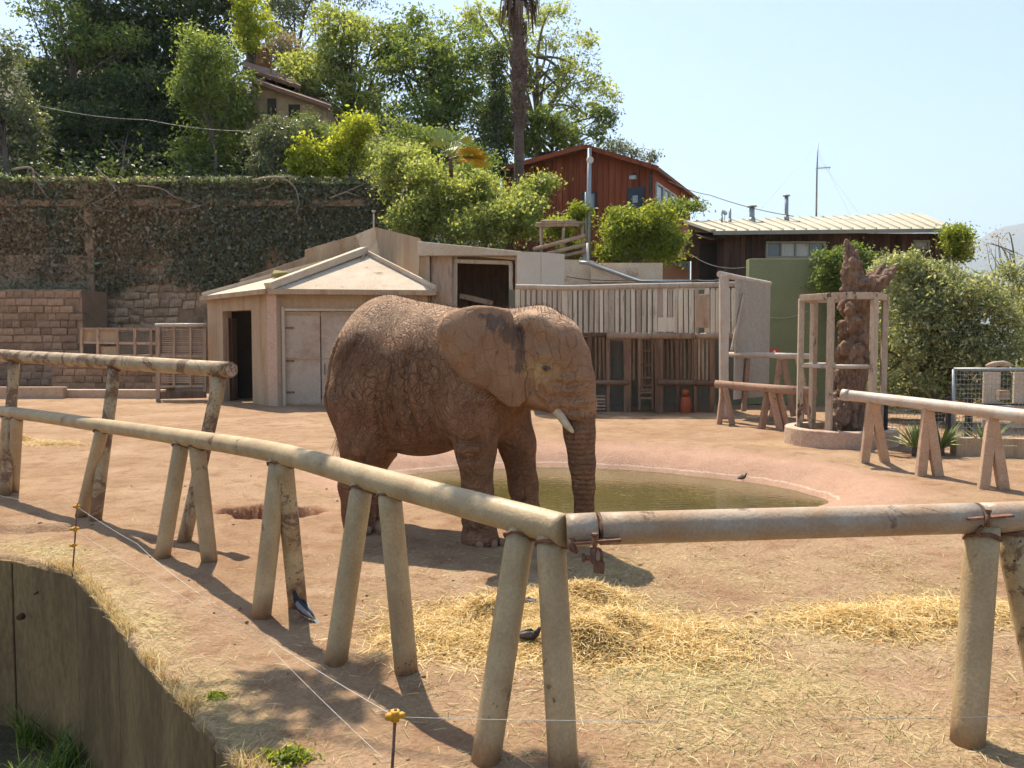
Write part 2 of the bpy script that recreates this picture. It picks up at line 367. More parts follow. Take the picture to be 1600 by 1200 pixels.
b2 = [(*G(1330, 970).xy, 0.2, 0.06), (*G(1440, 950).xy, 0.25, 0.05), (*G(1390, 985).xy, 0.2, 0.05), (*G(1560, 960).xy, 0.25, 0.05)]
tag(hay_pile('hay_pile', 'flat golden hay heap on the right beside the clamped post', HAY[1][0], 0.9, 0.28, 7000, b2, 6), cat='hay pile', group='hay piles', kind='stuff')
b3 = [(*G(35, 690).xy, 0.12, 0.16), (*G(80, 695).xy, 0.3, 0.02)]
tag(hay_pile('hay_pile', 'small distant hay heap at the left edge behind the pipe rails', G(70, 695), 0.7, 0.25, 2500, b3, 8), cat='hay pile', group='hay piles', kind='stuff')
n = 420000; x = rng.uniform(-6, 7.5, n); y = rng.uniform(2.7, 14, n) ** 1.0
dens = litter(x, y) + 0.012; ok = (rng.uniform(0, 1, n) < dens * 0.8 / (1 + (y / 9) ** 2)) & (y > wall_y(x) + 0.02) & (pond_r(x, y) > 1.5)
x, y = x[ok], y[ok]
put_s = put('scattered_straw', straw_mesh('scattered_straw', x, y, rng.uniform(0.003, 0.018, len(x)), rng, 0.02, 0.13, 0.0034, 0.12), m_straw2)
tag(put_s, 'loose faded straw strewn over the dry dirt', 'straw', kind='stuff')
# pebbles and crumbs of earth
n = 2400; x = rng.uniform(-6, 6, n); y = rng.uniform(3, 13, n); ok = (y > wall_y(x) + 0.1) & (pond_r(x, y) > 1.5); x, y = x[ok], y[ok]; n = len(x)
oct_v = np.array([(1, 0, 0), (0, 1, 0), (-1, 0, 0), (0, -1, 0), (0, 0, 1), (0, 0, -1)], float)
oct_f = np.array([(0, 1, 4), (1, 2, 4), (2, 3, 4), (3, 0, 4), (1, 0, 5), (2, 1, 5), (3, 2, 5), (0, 3, 5)])
s_ = (rng.pareto(2.8, n) * 0.005 + 0.004).clip(0, 0.026)
vv = oct_v[None] * s_[:, None, None] * rng.uniform(0.5, 1.3, (n, 6, 1)); vv[..., 2] *= 0.7
vv += np.stack([x, y, ground_z(x, y) + s_ * 0.3], 1)[:, None]
pe = put('pebbles', fast_mesh('pebbles', vv.reshape(-1, 3), (oct_f[None] + (np.arange(n) * 6)[:, None, None]).reshape(-1, 3)), surf('clod', (0.36, 0.22, 0.14), (0.22, 0.14, 0.09), 5))
tag(pe, 'small clods and pebbles on the dirt', 'pebbles', kind='stuff')
# grass in the moat and tufts along the lip
m_grass = leafmat('fresh_grass', (0.035, 0.06, 0.014), (0.075, 0.12, 0.025), (0.18, 0.21, 0.05), 0.4)
def grass(name, x, y, z, rng, lo, hi, width):
    n = len(x); a = rng.uniform(0, 6.28, n); lean = np.abs(rng.normal(0, 0.4, n))
    d = np.stack([np.cos(a) * np.sin(lean), np.sin(a) * np.sin(lean), np.cos(lean)], 1); L = rng.uniform(lo, hi, n)
    up = np.stack([np.cos(a), np.sin(a), -0.1 * np.ones(n)], 1)
    w = width; side = np.cross(d, up); side /= np.linalg.norm(side, axis=1)[:, None]; p0 = np.stack([x, y, z], 1); Lc = L[:, None]
    p1 = p0 + d * Lc * 0.55; p2 = p0 + d * Lc + up * Lc * 0.35
    v = np.stack([p0 - side * w / 2, p0 + side * w / 2, p1 + side * w / 2, p1 - side * w / 2, p2 + side * w * .1, p2 - side * w * .1], 1).reshape(-1, 3)
    b = (np.arange(n) * 6)[:, None]; f = np.concatenate([b + np.array([[0, 1, 2, 3]]), b + np.array([[3, 2, 4, 5]])], 1).reshape(-1, 4)
    me = fast_mesh(name, v, f); at = me.attributes.new('tint', 'FLOAT', 'FACE'); at.data.foreach_set('value', np.repeat(rng.uniform(0, 1, n), 2).astype(np.float32)); return me
n = 9000; x = rng.uniform(-9, -2.0, n); y = wall_y(x) - np.abs(rng.normal(0.05, 1.0, n)) - 0.05
ok = fbm(x * 1.3, y * 1.3, 3, 90) > 0.36; x, y = x[ok], y[ok]
o = put('moat_grass', grass('moat_grass', x, y, np.full(len(x), -1.76), rng, 0.10, 0.42, 0.014), m_grass); tag(o, 'long green grass growing at the foot of the moat wall', 'grass', kind='stuff')
n = 2600; x = rng.uniform(-4.6, -1.0, n); y = wall_y(x) + rng.uniform(-0.03, 0.12, n); ok = fbm(x * 2.3, y * 2.3, 3, 95) > 0.42; x, y = x[ok], y[ok]
o = put('dry_grass', grass('dry_grass', x, y, ground_z(x, y) - 0.02, rng, 0.03, 0.10, 0.005), m_straw); tag(o, 'short dry grass fringe along the moat edge', 'grass', kind='stuff')
# ------------------------------------------------------------------ elephant
def surface_nets(val, o, h):
    S = val < 0; nx, ny, nz = val.shape
    acc = np.zeros((nx - 1, ny - 1, nz - 1, 3), np.float32); cnt = np.zeros((nx - 1, ny - 1, nz - 1), np.float32)
    cs = [(0, 0, 0), (1, 0, 0), (0, 1, 0), (1, 1, 0), (0, 0, 1), (1, 0, 1), (0, 1, 1), (1, 1, 1)]
    def sub(A, c): return A[c[0]:nx - 1 + c[0], c[1]:ny - 1 + c[1], c[2]:nz - 1 + c[2]]
    for ax in range(3):
        for c in cs:
            if c[ax]: continue
            e = list(c); e[ax] = 1
            a, b = sub(val, c), sub(val, e); m = (a < 0) != (b < 0)
            t = np.where(m, a / np.where(m, a - b, 1), 0)
            for k in range(3): acc[..., k] += np.where(m, c[k] + (t if k == ax else 0), 0)
            cnt += m
    act = cnt > 0; ids = np.full(act.shape, -1, np.int64); ids[act] = np.arange(act.sum())
    cell = np.argwhere(act); v = (cell + acc[act] / cnt[act][:, None]) * h + o
    faces = []
    for ax in range(3):
        b, c = [(1, 2), (2, 0), (0, 1)][ax]
        A = np.take(S, range(S.shape[ax] - 1), ax); Bq = np.take(S, range(1, S.shape[ax]), ax)
        ed = np.argwhere(A != Bq); ed = ed[(ed[:, b] > 0) & (ed[:, c] > 0) & (ed[:, b] < val.shape[b] - 1) & (ed[:, c] < val.shape[c] - 1)]
        fl = A[tuple(ed.T)]
        q = []
        for db, dc in ((1, 1), (0, 1), (0, 0), (1, 0)):
            i = ed.copy(); i[:, b] -= db; i[:, c] -= dc; q.append(ids[tuple(i.T)])
        q = np.stack(q, 1); q[~fl] = q[~fl][:, ::-1]; faces.append(q)
    return v, np.concatenate(faces)
EH = 0.021
elo = np.array((-1.75, -0.95, -0.06)); ehi = np.array((2.0, 0.95, 2.80))
dims = ((ehi - elo) / EH).astype(int)
EX, EY, EZ = [(elo[i] + np.arange(dims[i]) * EH).astype(np.float32) for i in range(3)]
FLD = np.full(tuple(dims), 1.0, np.float32)
def blend(fn, lo, hi, k):
    sl = []
    for i, A in enumerate((EX, EY, EZ)):
        a = int(np.searchsorted(A, lo[i] - 0.3)); b = int(np.searchsorted(A, hi[i] + 0.3)); sl.append(slice(max(a, 0), max(b, 1)))
    x = EX[sl[0]][:, None, None]; y = EY[sl[1]][None, :, None]; z = EZ[sl[2]][None, None, :]
    d = fn(x, y, z).astype(np.float32); f = FLD[tuple(sl)]
    h = np.clip(0.5 + 0.5 * (f - d) / k, 0, 1); FLD[tuple(sl)] = f * (1 - h) + d * h - k * h * (1 - h)
def ell(c, r, k=0.12, pitch=0.0):
    cp_, sp_ = math.cos(pitch), math.sin(pitch)
    def fn(x, y, z):
        X = x - c[0]; Y = y - c[1]; Z = z - c[2]; X, Z = X * cp_ + Z * sp_, -X * sp_ + Z * cp_
        k0 = np.sqrt((X / r[0]) ** 2 + (Y / r[1]) ** 2 + (Z / r[2]) ** 2) + 1e-6
        k1 = np.sqrt((X / r[0] ** 2) ** 2 + (Y / r[1] ** 2) ** 2 + (Z / r[2] ** 2) ** 2) + 1e-6
        return k0 * (k0 - 1) / k1
    m = max(r); blend(fn, [c[i] - m for i in range(3)], [c[i] + m for i in range(3)], k)
def cone(a, b, ra, rb, k=0.06, sy=1.0):
    a = np.array(a, float); b = np.array(b, float); ab = b - a; L2 = ab @ ab
    def fn(x, y, z):
        t = np.clip(((x - a[0]) * ab[0] + (y - a[1]) * ab[1] + (z - a[2]) * ab[2]) / L2, 0, 1)
        q = np.sqrt((x - a[0] - t * ab[0]) ** 2 + ((y - a[1] - t * ab[1]) / sy) ** 2 + (z - a[2] - t * ab[2]) ** 2)
        return (q - (ra + (rb - ra) * t)) * min(1, sy)
    m = max(ra, rb); blend(fn, np.minimum(a, b) - m, np.maximum(a, b) + m, k)
def chain(pts, rs, k=0.06, sy=1.0):
    for i in range(len(pts) - 1): cone(pts[i], pts[i + 1], rs[i], rs[i + 1], k, sy)
# trunk of the body
ell((-0.32, 0, 1.70), (1.00, 0.66, 0.77), 0.05)
ell((-0.78, 0, 1.86), (0.58, 0.58, 0.76), 0.15, 0.15)
cone((-0.66, 0, 2.40), (0.15, 0, 2.25), 0.21, 0.22, 0.35)
ell((0.48, 0, 1.75), (0.52, 0.52, 0.72), 0.2)
ell((-0.35, 0, 1.42), (0.75, 0.55, 0.55), 0.15)
for s in (-1, 1):      # hips and shoulders under the skin
    ell((-0.88, s * 0.36, 1.72), (0.42, 0.26, 0.62), 0.14, -0.1)
    ell((0.50, s * 0.36, 1.55), (0.30, 0.22, 0.60), 0.14, 0.1)
# legs (near side is -y)
chain([(0.52, -0.33, 1.50), (0.56, -0.33, 1.02), (0.575, -0.32, 0.55), (0.58, -0.31, 0.24), (0.60, -0.31, 0.06)], [0.29, 0.205, 0.155, 0.165, 0.20], 0.09)
cone((0.70, -0.31, 0.05), (0.54, -0.31, 0.05), 0.10, 0.14, 0.05)
chain([(0.58, 0.32, 1.50), (0.74, 0.32, 1.02), (0.82, 0.32, 0.55), (0.84, 0.31, 0.24), (0.86, 0.31, 0.06)], [0.28, 0.20, 0.155, 0.16, 0.195], 0.09)
chain([(-0.94, -0.33, 1.50), (-0.86, -0.34, 1.00), (-1.00, -0.34, 0.52), (-0.96, -0.33, 0.22), (-0.93, -0.33, 0.06)], [0.38, 0.255, 0.165, 0.165, 0.19], 0.10)
chain([(-0.98, 0.33, 1.50), (-1.05, 0.34, 1.00), (-1.28, 0.34, 0.52), (-1.26, 0.33, 0.22), (-1.22, 0.33, 0.06)], [0.38, 0.25, 0.165, 0.165, 0.19], 0.10)
# neck, skull, brow, jaw
cone((0.45, 0, 1.88), (1.02, 0, 1.98), 0.52, 0.40, 0.18, 0.85)
ell((1.16, 0, 2.07), (0.42, 0.33, 0.43), 0.08)
cone((0.72, 0, 2.33), (1.15, 0, 2.36), 0.17, 0.14, 0.15)
ell((1.40, 0, 2.13), (0.22, 0.26, 0.26), 0.10)
ell((1.47, 0, 1.98), (0.235, 0.21, 0.22), 0.08)
for s in (-1, 1):
    ell((1.34, s * 0.245, 1.965), (0.13, 0.07, 0.06), 0.04, -.25); ell((1.06, s * 0.27, 1.98), (0.08, 0.12, 0.30), 0.06, .1); ell((1.12, s * .2, 2.34), (.2, .13, .13), .06)
    ell((1.22, s * 0.22, 1.72), (0.26, 0.15, 0.24), 0.08)
    cone((1.36, s * 0.17, 1.80), (1.40, s * 0.18, 1.52), 0.16, 0.105, 0.07)
cone((1.02, 0, 1.66), (1.27, 0, 1.50), 0.23, 0.10, 0.08)
# trunk
tz = [(1.46, 1.98, .235), (1.53, 1.75, .225), (1.575, 1.50, .195), (1.60, 1.20, .162), (1.63, 0.90, .138), (1.65, 0.65, .116), (1.655, 0.42, .100), (1.63, 0.24, .088), (1.585, 0.13, .078)]
chain([(a, 0, b) for a, b, c in tz], [c for a, b, c in tz], 0.04)
# tail
chain([(-1.30, -0.02, 2.15), (-1.40, -0.02, 1.85), (-1.40, -0.06, 1.45), (-1.36, -0.08, 1.05)], [0.07, 0.055, 0.04, 0.028], 0.04)
# ears: thin curved sheets
EARP = np.array([(.275, 2.33), (.30, 2.40), (.36, 2.46), (.46, 2.505), (.62, 2.535), (.80, 2.53), (.98, 2.49), (1.06, 2.32), (1.12, 2.07), (1.15, 1.80), (1.13, 1.56), (1.10, 1.49), (1.04, 1.475), (.96, 1.51), (.88, 1.58), (.79, 1.655), (.66, 1.71), (.53, 1.79), (.40, 1.90), (.31, 2.04), (.27, 2.22)])
EARP[:, 0] = np.where(EARP[:, 0] < .6, EARP[:, 0] + .055 * (.6 - EARP[:, 0]) / .32, EARP[:, 0])
def ear_v(x, z): 
    s = np.clip((1.12 - x) / 0.85, 0, 1)
    return 0.345 + 0.375 * s ** 0.75 - 0.05 * np.clip((z - 2.2) / .3, 0, 1.2) ** 2 * 1.6 + 0.04 * np.sin(z * 8 + x * 6) * s + 0.018 * np.sin(z * 17 - x * 13) * s
def poly_sd(x, z, p):
    d = np.full(np.broadcast(x, z).shape, 1e9, np.float32); sg = np.ones_like(d)
    for i in range(len(p)):
        a = p[i]; b = p[i - 1]; e = b - a; wx = x - a[0]; wz = z - a[1]
        t = np.clip((wx * e[0] + wz * e[1]) / (e @ e), 0, 1); d = np.minimum(d, (wx - e[0] * t) ** 2 + (wz - e[1] * t) ** 2)
        c1 = z >= a[1]; c2 = z < b[1]; c3 = e[0] * wz > e[1] * wx
        flip = (c1 & c2 & c3) | (~c1 & ~c2 & ~c3); sg = np.where(flip, -sg, sg)
    return sg * np.sqrt(d)
for s in (-1, 1):
    def earf(x, y, z):
        d2 = poly_sd(x, z, EARP)
        th = 0.028 + 0.02 * np.exp(-((x - 1.0) / .12) ** 2)
        dv = np.abs(s * y - ear_v(x, z)) - th
        return np.sqrt(np.maximum(d2 + 0.02, 0) ** 2 + np.maximum(dv, 0) ** 2) + np.minimum(np.maximum(d2 + 0.02, dv), 0) - 0.012
    blend(earf, (0.2, (-1.0 if s < 0 else 0.25), 1.45), (1.2, (-0.25 if s < 0 else 1.0), 2.6), 0.018)
def carve(fn, lo, hi, k):
    sl = []
    for i, A in enumerate((EX, EY, EZ)): sl.append(slice(max(int(np.searchsorted(A, lo[i] - .1)), 0), int(np.searchsorted(A, hi[i] + .1))))
    x = EX[sl[0]][:, None, None]; y = EY[sl[1]][None, :, None]; z = EZ[sl[2]][None, None, :]
    d = -fn(x, y, z).astype(np.float32); f = FLD[tuple(sl)]; h_ = np.clip(0.5 - 0.5 * (f - d) / k, 0, 1); FLD[tuple(sl)] = f * (1 - h_) + d * h_ + k * h_ * (1 - h_)
def skin_y(u, z, s, inner=False):
    c = FLD[int((u - elo[0]) / EH), :, int((z - elo[2]) / EH)]; ys = EY[c < 0]
    if not len(ys): return 0.0
    return float(ys.min() if s < 0 else ys.max())
def groove(pts, r=0.030, out=0.004, sides=(-1, 1)):
    for s in sides:
        q = [np.array((u, skin_y(u, z, s) + s * out, z)) for u, z in pts]
        for a, b in zip(q[:-1], q[1:]):
            ab = b - a; L2 = ab @ ab
            def fn(x, y, z, a=a, ab=ab, L2=L2):
                t_ = np.clip(((x - a[0]) * ab[0] + (y - a[1]) * ab[1] + (z - a[2]) * ab[2]) / L2, 0, 1)
                return np.sqrt((x - a[0] - t_ * ab[0]) ** 2 + (y - a[1] - t_ * ab[1]) ** 2 + (z - a[2] - t_ * ab[2]) ** 2) - r
            carve(fn, np.minimum(a, b) - r, np.maximum(a, b) + r, 0.022)
for pts in ([(-.50, 1.55), (-.52, 1.30), (-.56, 1.08), (-.66, .96)], [(-.42, 1.50), (-.44, 1.25), (-.48, 1.05)], [(.18, 1.62), (.22, 1.38), (.28, 1.18), (.38, 1.06)], [(.06, 1.9), (.05, 1.65), (.08, 1.4), (.14, 1.2)], [(-.10, 2.05), (-.13, 1.75), (-.10, 1.45), (-.02, 1.15)], [(-.28, 1.95), (-.32, 1.65), (-.28, 1.35), (-.22, 1.1)],
            [(.36, 1.16), (.55, 1.10), (.74, 1.17)], [(.40, .98), (.58, .93), (.74, 1.0)], [(-1.08, 2.15), (-1.18, 1.8), (-1.14, 1.45)], [(-.75, 2.2), (-.9, 1.95), (-1.0, 1.6)], [(-1.05, .86), (-.88, .80), (-.72, .88)], [(.42, .42), (.58, .38), (.73, .42)], [(.43, .20), (.58, .17), (.74, .20)],
            [(1.21, 2.12), (1.19, 1.85), (1.22, 1.62), (1.32, 1.52)], [(1.27, 1.835), (1.35, 1.805), (1.43, 1.84)], [(1.26, 1.93), (1.33, 1.955), (1.44, 1.91)], [(1.40, 1.58), (1.44, 1.75), (1.47, 1.90)], [(1.30, 1.70), (1.36, 1.60), (1.38, 1.55)],
            [(1.42, 1.86), (1.52, 1.83), (1.62, 1.86)], [(1.44, 1.74), (1.55, 1.71), (1.68, 1.73)], [(1.43, 1.60), (1.56, 1.575), (1.70, 1.6)], [(1.45, 1.46), (1.56, 1.445), (1.70, 1.46)], [(1.47, 1.33), (1.58, 1.32), (1.70, 1.33)]):
    groove(pts)
for s in (-1, 1):
    def tmp(x, y, z, s=s): return (np.sqrt(((x - 1.36) / .16) ** 2 + ((y - s * .335) / .09) ** 2 + ((z - 2.17) / .12) ** 2) - 1) * .09
    carve(tmp, (1.15, -.45 if s < 0 else .2, 2.0), (1.6, -.2 if s < 0 else .45, 2.35), .05)
FLD = np.maximum(FLD, -(EZ[None, None, :] - 0.004))
ev, ef = surface_nets(FLD, elo, EH)
for it in range(3):     # relax the voxel steps
    acc = np.zeros_like(ev); cn = np.zeros(len(ev))
    for i in range(4):
        for j in ((i + 1) % 4, (i - 1) % 4): np.add.at(acc, ef[:, i], ev[ef[:, j]]); np.add.at(cn, ef[:, i], 1)
    ev = ev * 0.45 + 0.55 * acc / cn[:, None]
ev[:, 2] = np.maximum(ev[:, 2], 0.0)
YAW = R(-25); EO = Vector((-0.75, 8.93, 0.0)); EO.z = max(gz(-0.3, 8.4), gz(-1.7, 9.0), gz(0, 8.8)) - 0.012
eme = fast_mesh('body', ev, ef, True)
ex, ey, ez = ev[:, 0], ev[:, 1], ev[:, 2]
on_ear = (poly_sd(ex, ez, EARP) < 0.01) * (np.abs(np.abs(ey) - ear_v(ex, ez)) < 0.07)
trunk_m = sstep(1.36, 1.46, ex) * (1 - sstep(1.85, 2.05, ez)); trunk_m = np.maximum(trunk_m, sstep(1.45, 1.5, ex) * (ez < 1.75))
head_m = np.clip(sstep(1.0, 1.15, ex) * (ez > 1.4) * (1 - on_ear), 0, 1)
flank = np.exp(-((ex + 0.35) / 0.75) ** 2 - ((ez - 1.65) / 0.6) ** 2)
def blot(u, z, a, b): return np.exp(-((ex - u) / a) ** 2 - ((ez - z) / b) ** 2)
wet = np.clip(blot(.86, 2.35, .12, .09) + 1.0 * blot(1.02, 2.22, .10, .11) + .8 * blot(1.1, 2.02, .04, .15) + .75 * blot(1.06, 1.88, .12, .06) + .6 * blot(1.27, 2.03, .05, .04) + .6 * blot(1.2, 1.62, .06, .1) + .5 * blot(.9, 2.05, .05, .04) + .5 * blot(0.72, 2.42, .06, .03) + .5 * blot(1.33, 1.82, .03, .03), 0, 1)
ochre = np.clip(blot(1.30, 1.86, .16, .14), 0, 1) * (ex > 1.12)
sunlit_top = np.clip(sstep(2.12, 2.42, ez + .25 * (fbm(ex * 3, ey * 3, 3, 4) - .45)) * (1 - .8 * on_ear), 0, 1)  # mask for sunlight painted on the upper back and crown
for nm, arr in (('ear', on_ear), ('trunk', trunk_m), ('head', head_m), ('wet', wet), ('ochre', np.asarray(ochre)), ('flank', flank), ('sunlit_top', sunlit_top)):
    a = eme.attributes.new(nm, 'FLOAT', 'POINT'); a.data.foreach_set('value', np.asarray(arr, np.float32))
t = NT('elephant_skin'); v = t.coord()
warp = t.n('TexNoise'); warp.inputs['Scale'].default_value = 2.2; warp.inputs['Detail'].default_value = 3; t.l(v, warp.inputs['Vector'])
vm = t.n('VectorMath', operation='MULTIPLY_ADD'); t.l(warp.outputs[1], vm.inputs[0]); vm.inputs[1].default_value = (0.42, 0.42, 0.42); t.l(v, vm.inputs[2]); wv = vm.outputs[0]
def mp(vec, sc, rot=(0, 0, 0)):
    m_ = t.n('Mapping'); t.l(vec, m_.inputs[0]); m_.inputs['Scale'].default_value = sc; m_.inputs['Rotation'].default_value = rot; return m_.outputs[0]
big = t.math('DIVIDE', t.vor(mp(wv, (1, 1, 0.5), (0, 0.35, 0)), 14), t.math('ADD', 0.012, t.math('MULTIPLY', t.rng(t.noise(v, 3.1, 4, 0.6), 0.3, 0.75), 0.14)), True); small = t.rng(t.vor(mp(wv, (1, 1, 0.8), (0, -0.4, 0)), 34), 0.0, 0.16)
folds = t.noise(mp(wv, (5.5, 5.5, 1.4), (0, 0.28, 0)), 2.6, 3, 0.55); fine = t.noise(v, 75, 4, 0.6)
fl = t.attr('flank'); tr_ = t.attr('trunk'); er = t.attr('ear'); hd = t.attr('head'); zc = t.sep(v)[2]
rings = t.math('SINE', t.math('MULTIPLY', t.math('ADD', zc, t.math('MULTIPLY', warp.outputs[0], 0.09)), 118.0))
rings = t.math('MAXIMUM', t.rng(rings, -0.8, 0.3), t.math('MULTIPLY', t.rng(zc, 1.2, 1.5), t.rng(t.noise(mp(v, (1, 1, 2.2)), 5.5, 3, 0.6), 0.36, 0.5)))
vert = t.rng(t.vor(mp(wv, (1, 1, 0.22)), 22), 0.0, 0.2)
smooth_amt = t.math('MAXIMUM', er, t.math('MULTIPLY', hd, 0.75)); body_amt = t.math('SUBTRACT', 1.0, smooth_amt, True)
patch = t.rng(t.noise(v, 1.7, 4, 0.6), 0.38, 0.62); fl2 = t.math('MULTIPLY', fl, t.rng(patch, 0, 1, 0.35, 1.0))
legm = t.rng(zc, 1.25, 0.85); lring = t.rng(t.noise(mp(wv, (1.1, 1.1, 7.5)), 5.0, 4, 0.6), 0.40, 0.52)
crack = t.math('MULTIPLY', t.math('ADD', t.math('MULTIPLY', big, t.rng(fl2, 0, 1, 0.35, 1.25)), t.math('MULTIPLY', small, 0.42)), body_amt)
h = t.math('ADD', crack, t.math('MULTIPLY', t.math('MULTIPLY', folds, 2.1), body_amt))
h = t.math('ADD', h, t.math('MULTIPLY', t.math('MULTIPLY', lring, legm), 0.55))
trk = t.math('ADD', t.math('MULTIPLY', rings, 0.8), t.math('MULTIPLY', vert, 0.35))
h = t.math('ADD', h, t.math('MULTIPLY', trk, t.math('MULTIPLY', tr_, 0.8)))
earf_ = t.math('ADD', t.noise(mp(wv, (3, 3, 1), (0, .5, 0)), 2.2, 5, 0.6), t.math('MULTIPLY', t.rng(t.vor(mp(wv, (1, 1, .45), (0, .7, 0)), 8), 0, .06), .16))
h = t.math('ADD', h, t.math('MULTIPLY', earf_, t.math('MULTIPLY', er, 1.7)))
h = t.math('ADD', h, t.math('MULTIPLY', t.math('ADD', t.noise(mp(wv, (1, 1, .6)), 8, 6, 0.65), t.math('MULTIPLY', t.rng(t.vor(mp(wv, (1, 1, .4), (0, -.5, 0)), 9), 0, .07), .35)), t.math('MULTIPLY', hd, 1.3)))
h = t.math('ADD', h, t.math('MULTIPLY', fine, 0.16))
mot = t.noise(v, 2.3, 7, 0.65)
col = t.mix(t.rng(mot, 0.35, 0.66), (0.25, 0.122, 0.064), (0.38, 0.21, 0.118))
cr_dark = t.math('MULTIPLY', t.rng(big, 0, 0.8, 1, 0), t.math('MULTIPLY', body_amt, t.rng(fl2, 0, 1, 0.14, 0.85)))
col = t.mix(cr_dark, col, (0.085, 0.045, 0.03))
col = t.mix(t.math('MULTIPLY', t.rng(small, 0, 0.6, 0.26, 0), body_amt), col, (0.12, 0.065, 0.042))
col = t.mix(t.math('MULTIPLY', t.rng(lring, 0, .7, .3, 0), legm), col, (0.12, 0.06, 0.035))
col = t.mix(t.math('MULTIPLY', t.rng(folds, .46, .30, 0, .6), body_amt), col, (0.13, 0.065, 0.04))
col = t.mix(t.math('MULTIPLY', t.rng(rings, 0, 0.7, 0.42, 0), tr_), col, (0.12, 0.07, 0.045))
col = t.mix(t.math('MULTIPLY', er, 0.75), col, t.mix(t.rng(mot, 0.4, 0.6), (0.235, 0.125, 0.07), (0.31, 0.175, 0.10)))
col = t.mix(t.math('MULTIPLY', hd, 0.35), col, (0.37, 0.22, 0.13))
col = t.mix(t.math('MULTIPLY', t.attr('ochre'), t.rng(t.noise(v, 8, 5, .6), .3, .6, .2, .85)), col, (0.56, 0.34, 0.13))
col = t.mix(t.math('MULTIPLY', t.attr('sunlit_top'), 0.65), col, (0.56, 0.37, 0.24))  # lighter tint stands in for sun on the animal's top
wn = t.math('ADD', t.attr('wet'), t.math('MULTIPLY', t.math('SUBTRACT', t.noise(mp(v, (1, 1, .55)), 11, 7, 0.75), 0.5), 2.6)); wm = t.math('MULTIPLY', t.rng(wn, 0.44, 0.66), t.rng(t.attr('wet'), .05, .2))
col = t.mix(t.math('MULTIPLY', wm, 0.68), col, (0.065, 0.05, 0.042))
col = t.mix(0.3, col, t.ramp(fine, [(0.3, 0.25), (0.7, 0.8)]), 'OVERLAY')
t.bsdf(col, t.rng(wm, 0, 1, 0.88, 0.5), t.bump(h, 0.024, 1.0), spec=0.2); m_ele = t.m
ele = thing('elephant', 'large reddish-brown mud-coated elephant standing by the pond behind the pipe rail', 'elephant', EO)
ele.rotation_euler = (0, 0, YAW)
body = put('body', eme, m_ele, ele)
sb = body.modifiers.new('sub', 'SUBSURF'); sb.levels = 1; sb.render_levels = 1
t = NT('ivory'); v = t.coord(); t.bsdf(t.mix(t.rng(t.noise(v, 9, 5, .6), .35, .7), (0.60, 0.49, 0.34), (0.42, 0.31, 0.20)), 0.4, t.bump(t.noise(v, 40, 3), 0.003)); m_ivory = t.m
def lmesh(bld, name, m, parent):      # part given directly in the animal's own coordinates
    o = bld.build(name, m, None); o.parent = parent; return o
for s in (-1, 1):
    k = 1.0 if s < 0 else 0.72
    pts = [(1.37 + .24 * q * k, s * (0.19 + .02 * q), 1.52 - .33 * k * q + .045 * q * q) for q in np.linspace(0, 1, 9)]
    lmesh(B().tube(pts, [.05, .049, .047, .045, .043, .040, .036, .028, .012], 14), 'tusk', m_ivory, ele)
    t = NT('eye'); t.bsdf((0.02, 0.012, 0.008), 0.12, spec=0.6)
    bm = bmesh.new(); bmesh.ops.create_uvsphere(bm, u_segments=12, v_segments=8, radius=0.031); em = bpy.data.meshes.new('eye'); bm.to_mesh(em); bm.free()
    # sit the eye on the surface found in the field
    u_, z_ = 1.355, 1.885; ix = int((u_ - elo[0]) / EH); iz = int((z_ - elo[2]) / EH)
    colv = FLD[ix, :, iz]; ys = EY[colv < 0]; yv = float(ys.min()) if s < 0 else float(ys.max())
    e = put('eye', em, t.m, ele, (u_, yv - s * 0.004, z_))
    # lids: two folded rims
    for up, zz in ((1, 0.016), (-1, -0.014)):
        pts = [(u_ + 0.05 * c, yv + s * (0.010 - 0.02 * c * c), z_ + zz * (1 - c * c * 1.1) + 0.004) for c in np.linspace(-1, 1, 9)]
        lmesh(B().tube(pts, [.004, .010, .013, .014, .015, .014, .013, .010, .004], 8), 'eyelid', m_ele, e) if False else None
        lid = B().tube(pts, [.004, .010, .013, .014, .015, .014, .013, .010, .004], 8).build('eyelid', m_ele, None); lid.parent = ele
# toenails on each foot
m_nail = surf('toenail', (0.33, 0.20, 0.13), (0.26, 0.155, 0.10), 20)
for (fx_, fy_, fr) in ((0.60, -0.31, 0.20), (0.86, 0.31, 0.195), (-0.93, -0.33, 0.19), (-1.22, 0.33, 0.19)):
    for a in (-65, -25, 15, 55):
        c = Vector((fx_ + math.cos(R(a)) * (fr + (.03 if fx_ > .5 and fx_ < .7 and abs(a) < 30 else .0)), fy_ + math.sin(R(a)) * fr, 0.045))
        bm = bmesh.new(); bmesh.ops.create_uvsphere(bm, u_segments=8, v_segments=6, radius=1.0); bmesh.ops.scale(bm, vec=(0.018, 0.042, 0.045), verts=bm.verts)
        nm_ = bpy.data.meshes.new('toenail'); bm.to_mesh(nm_); bm.free(); o = put('toenail', nm_, m_nail, ele, c); o.rotation_euler = (0, 0, R(a))
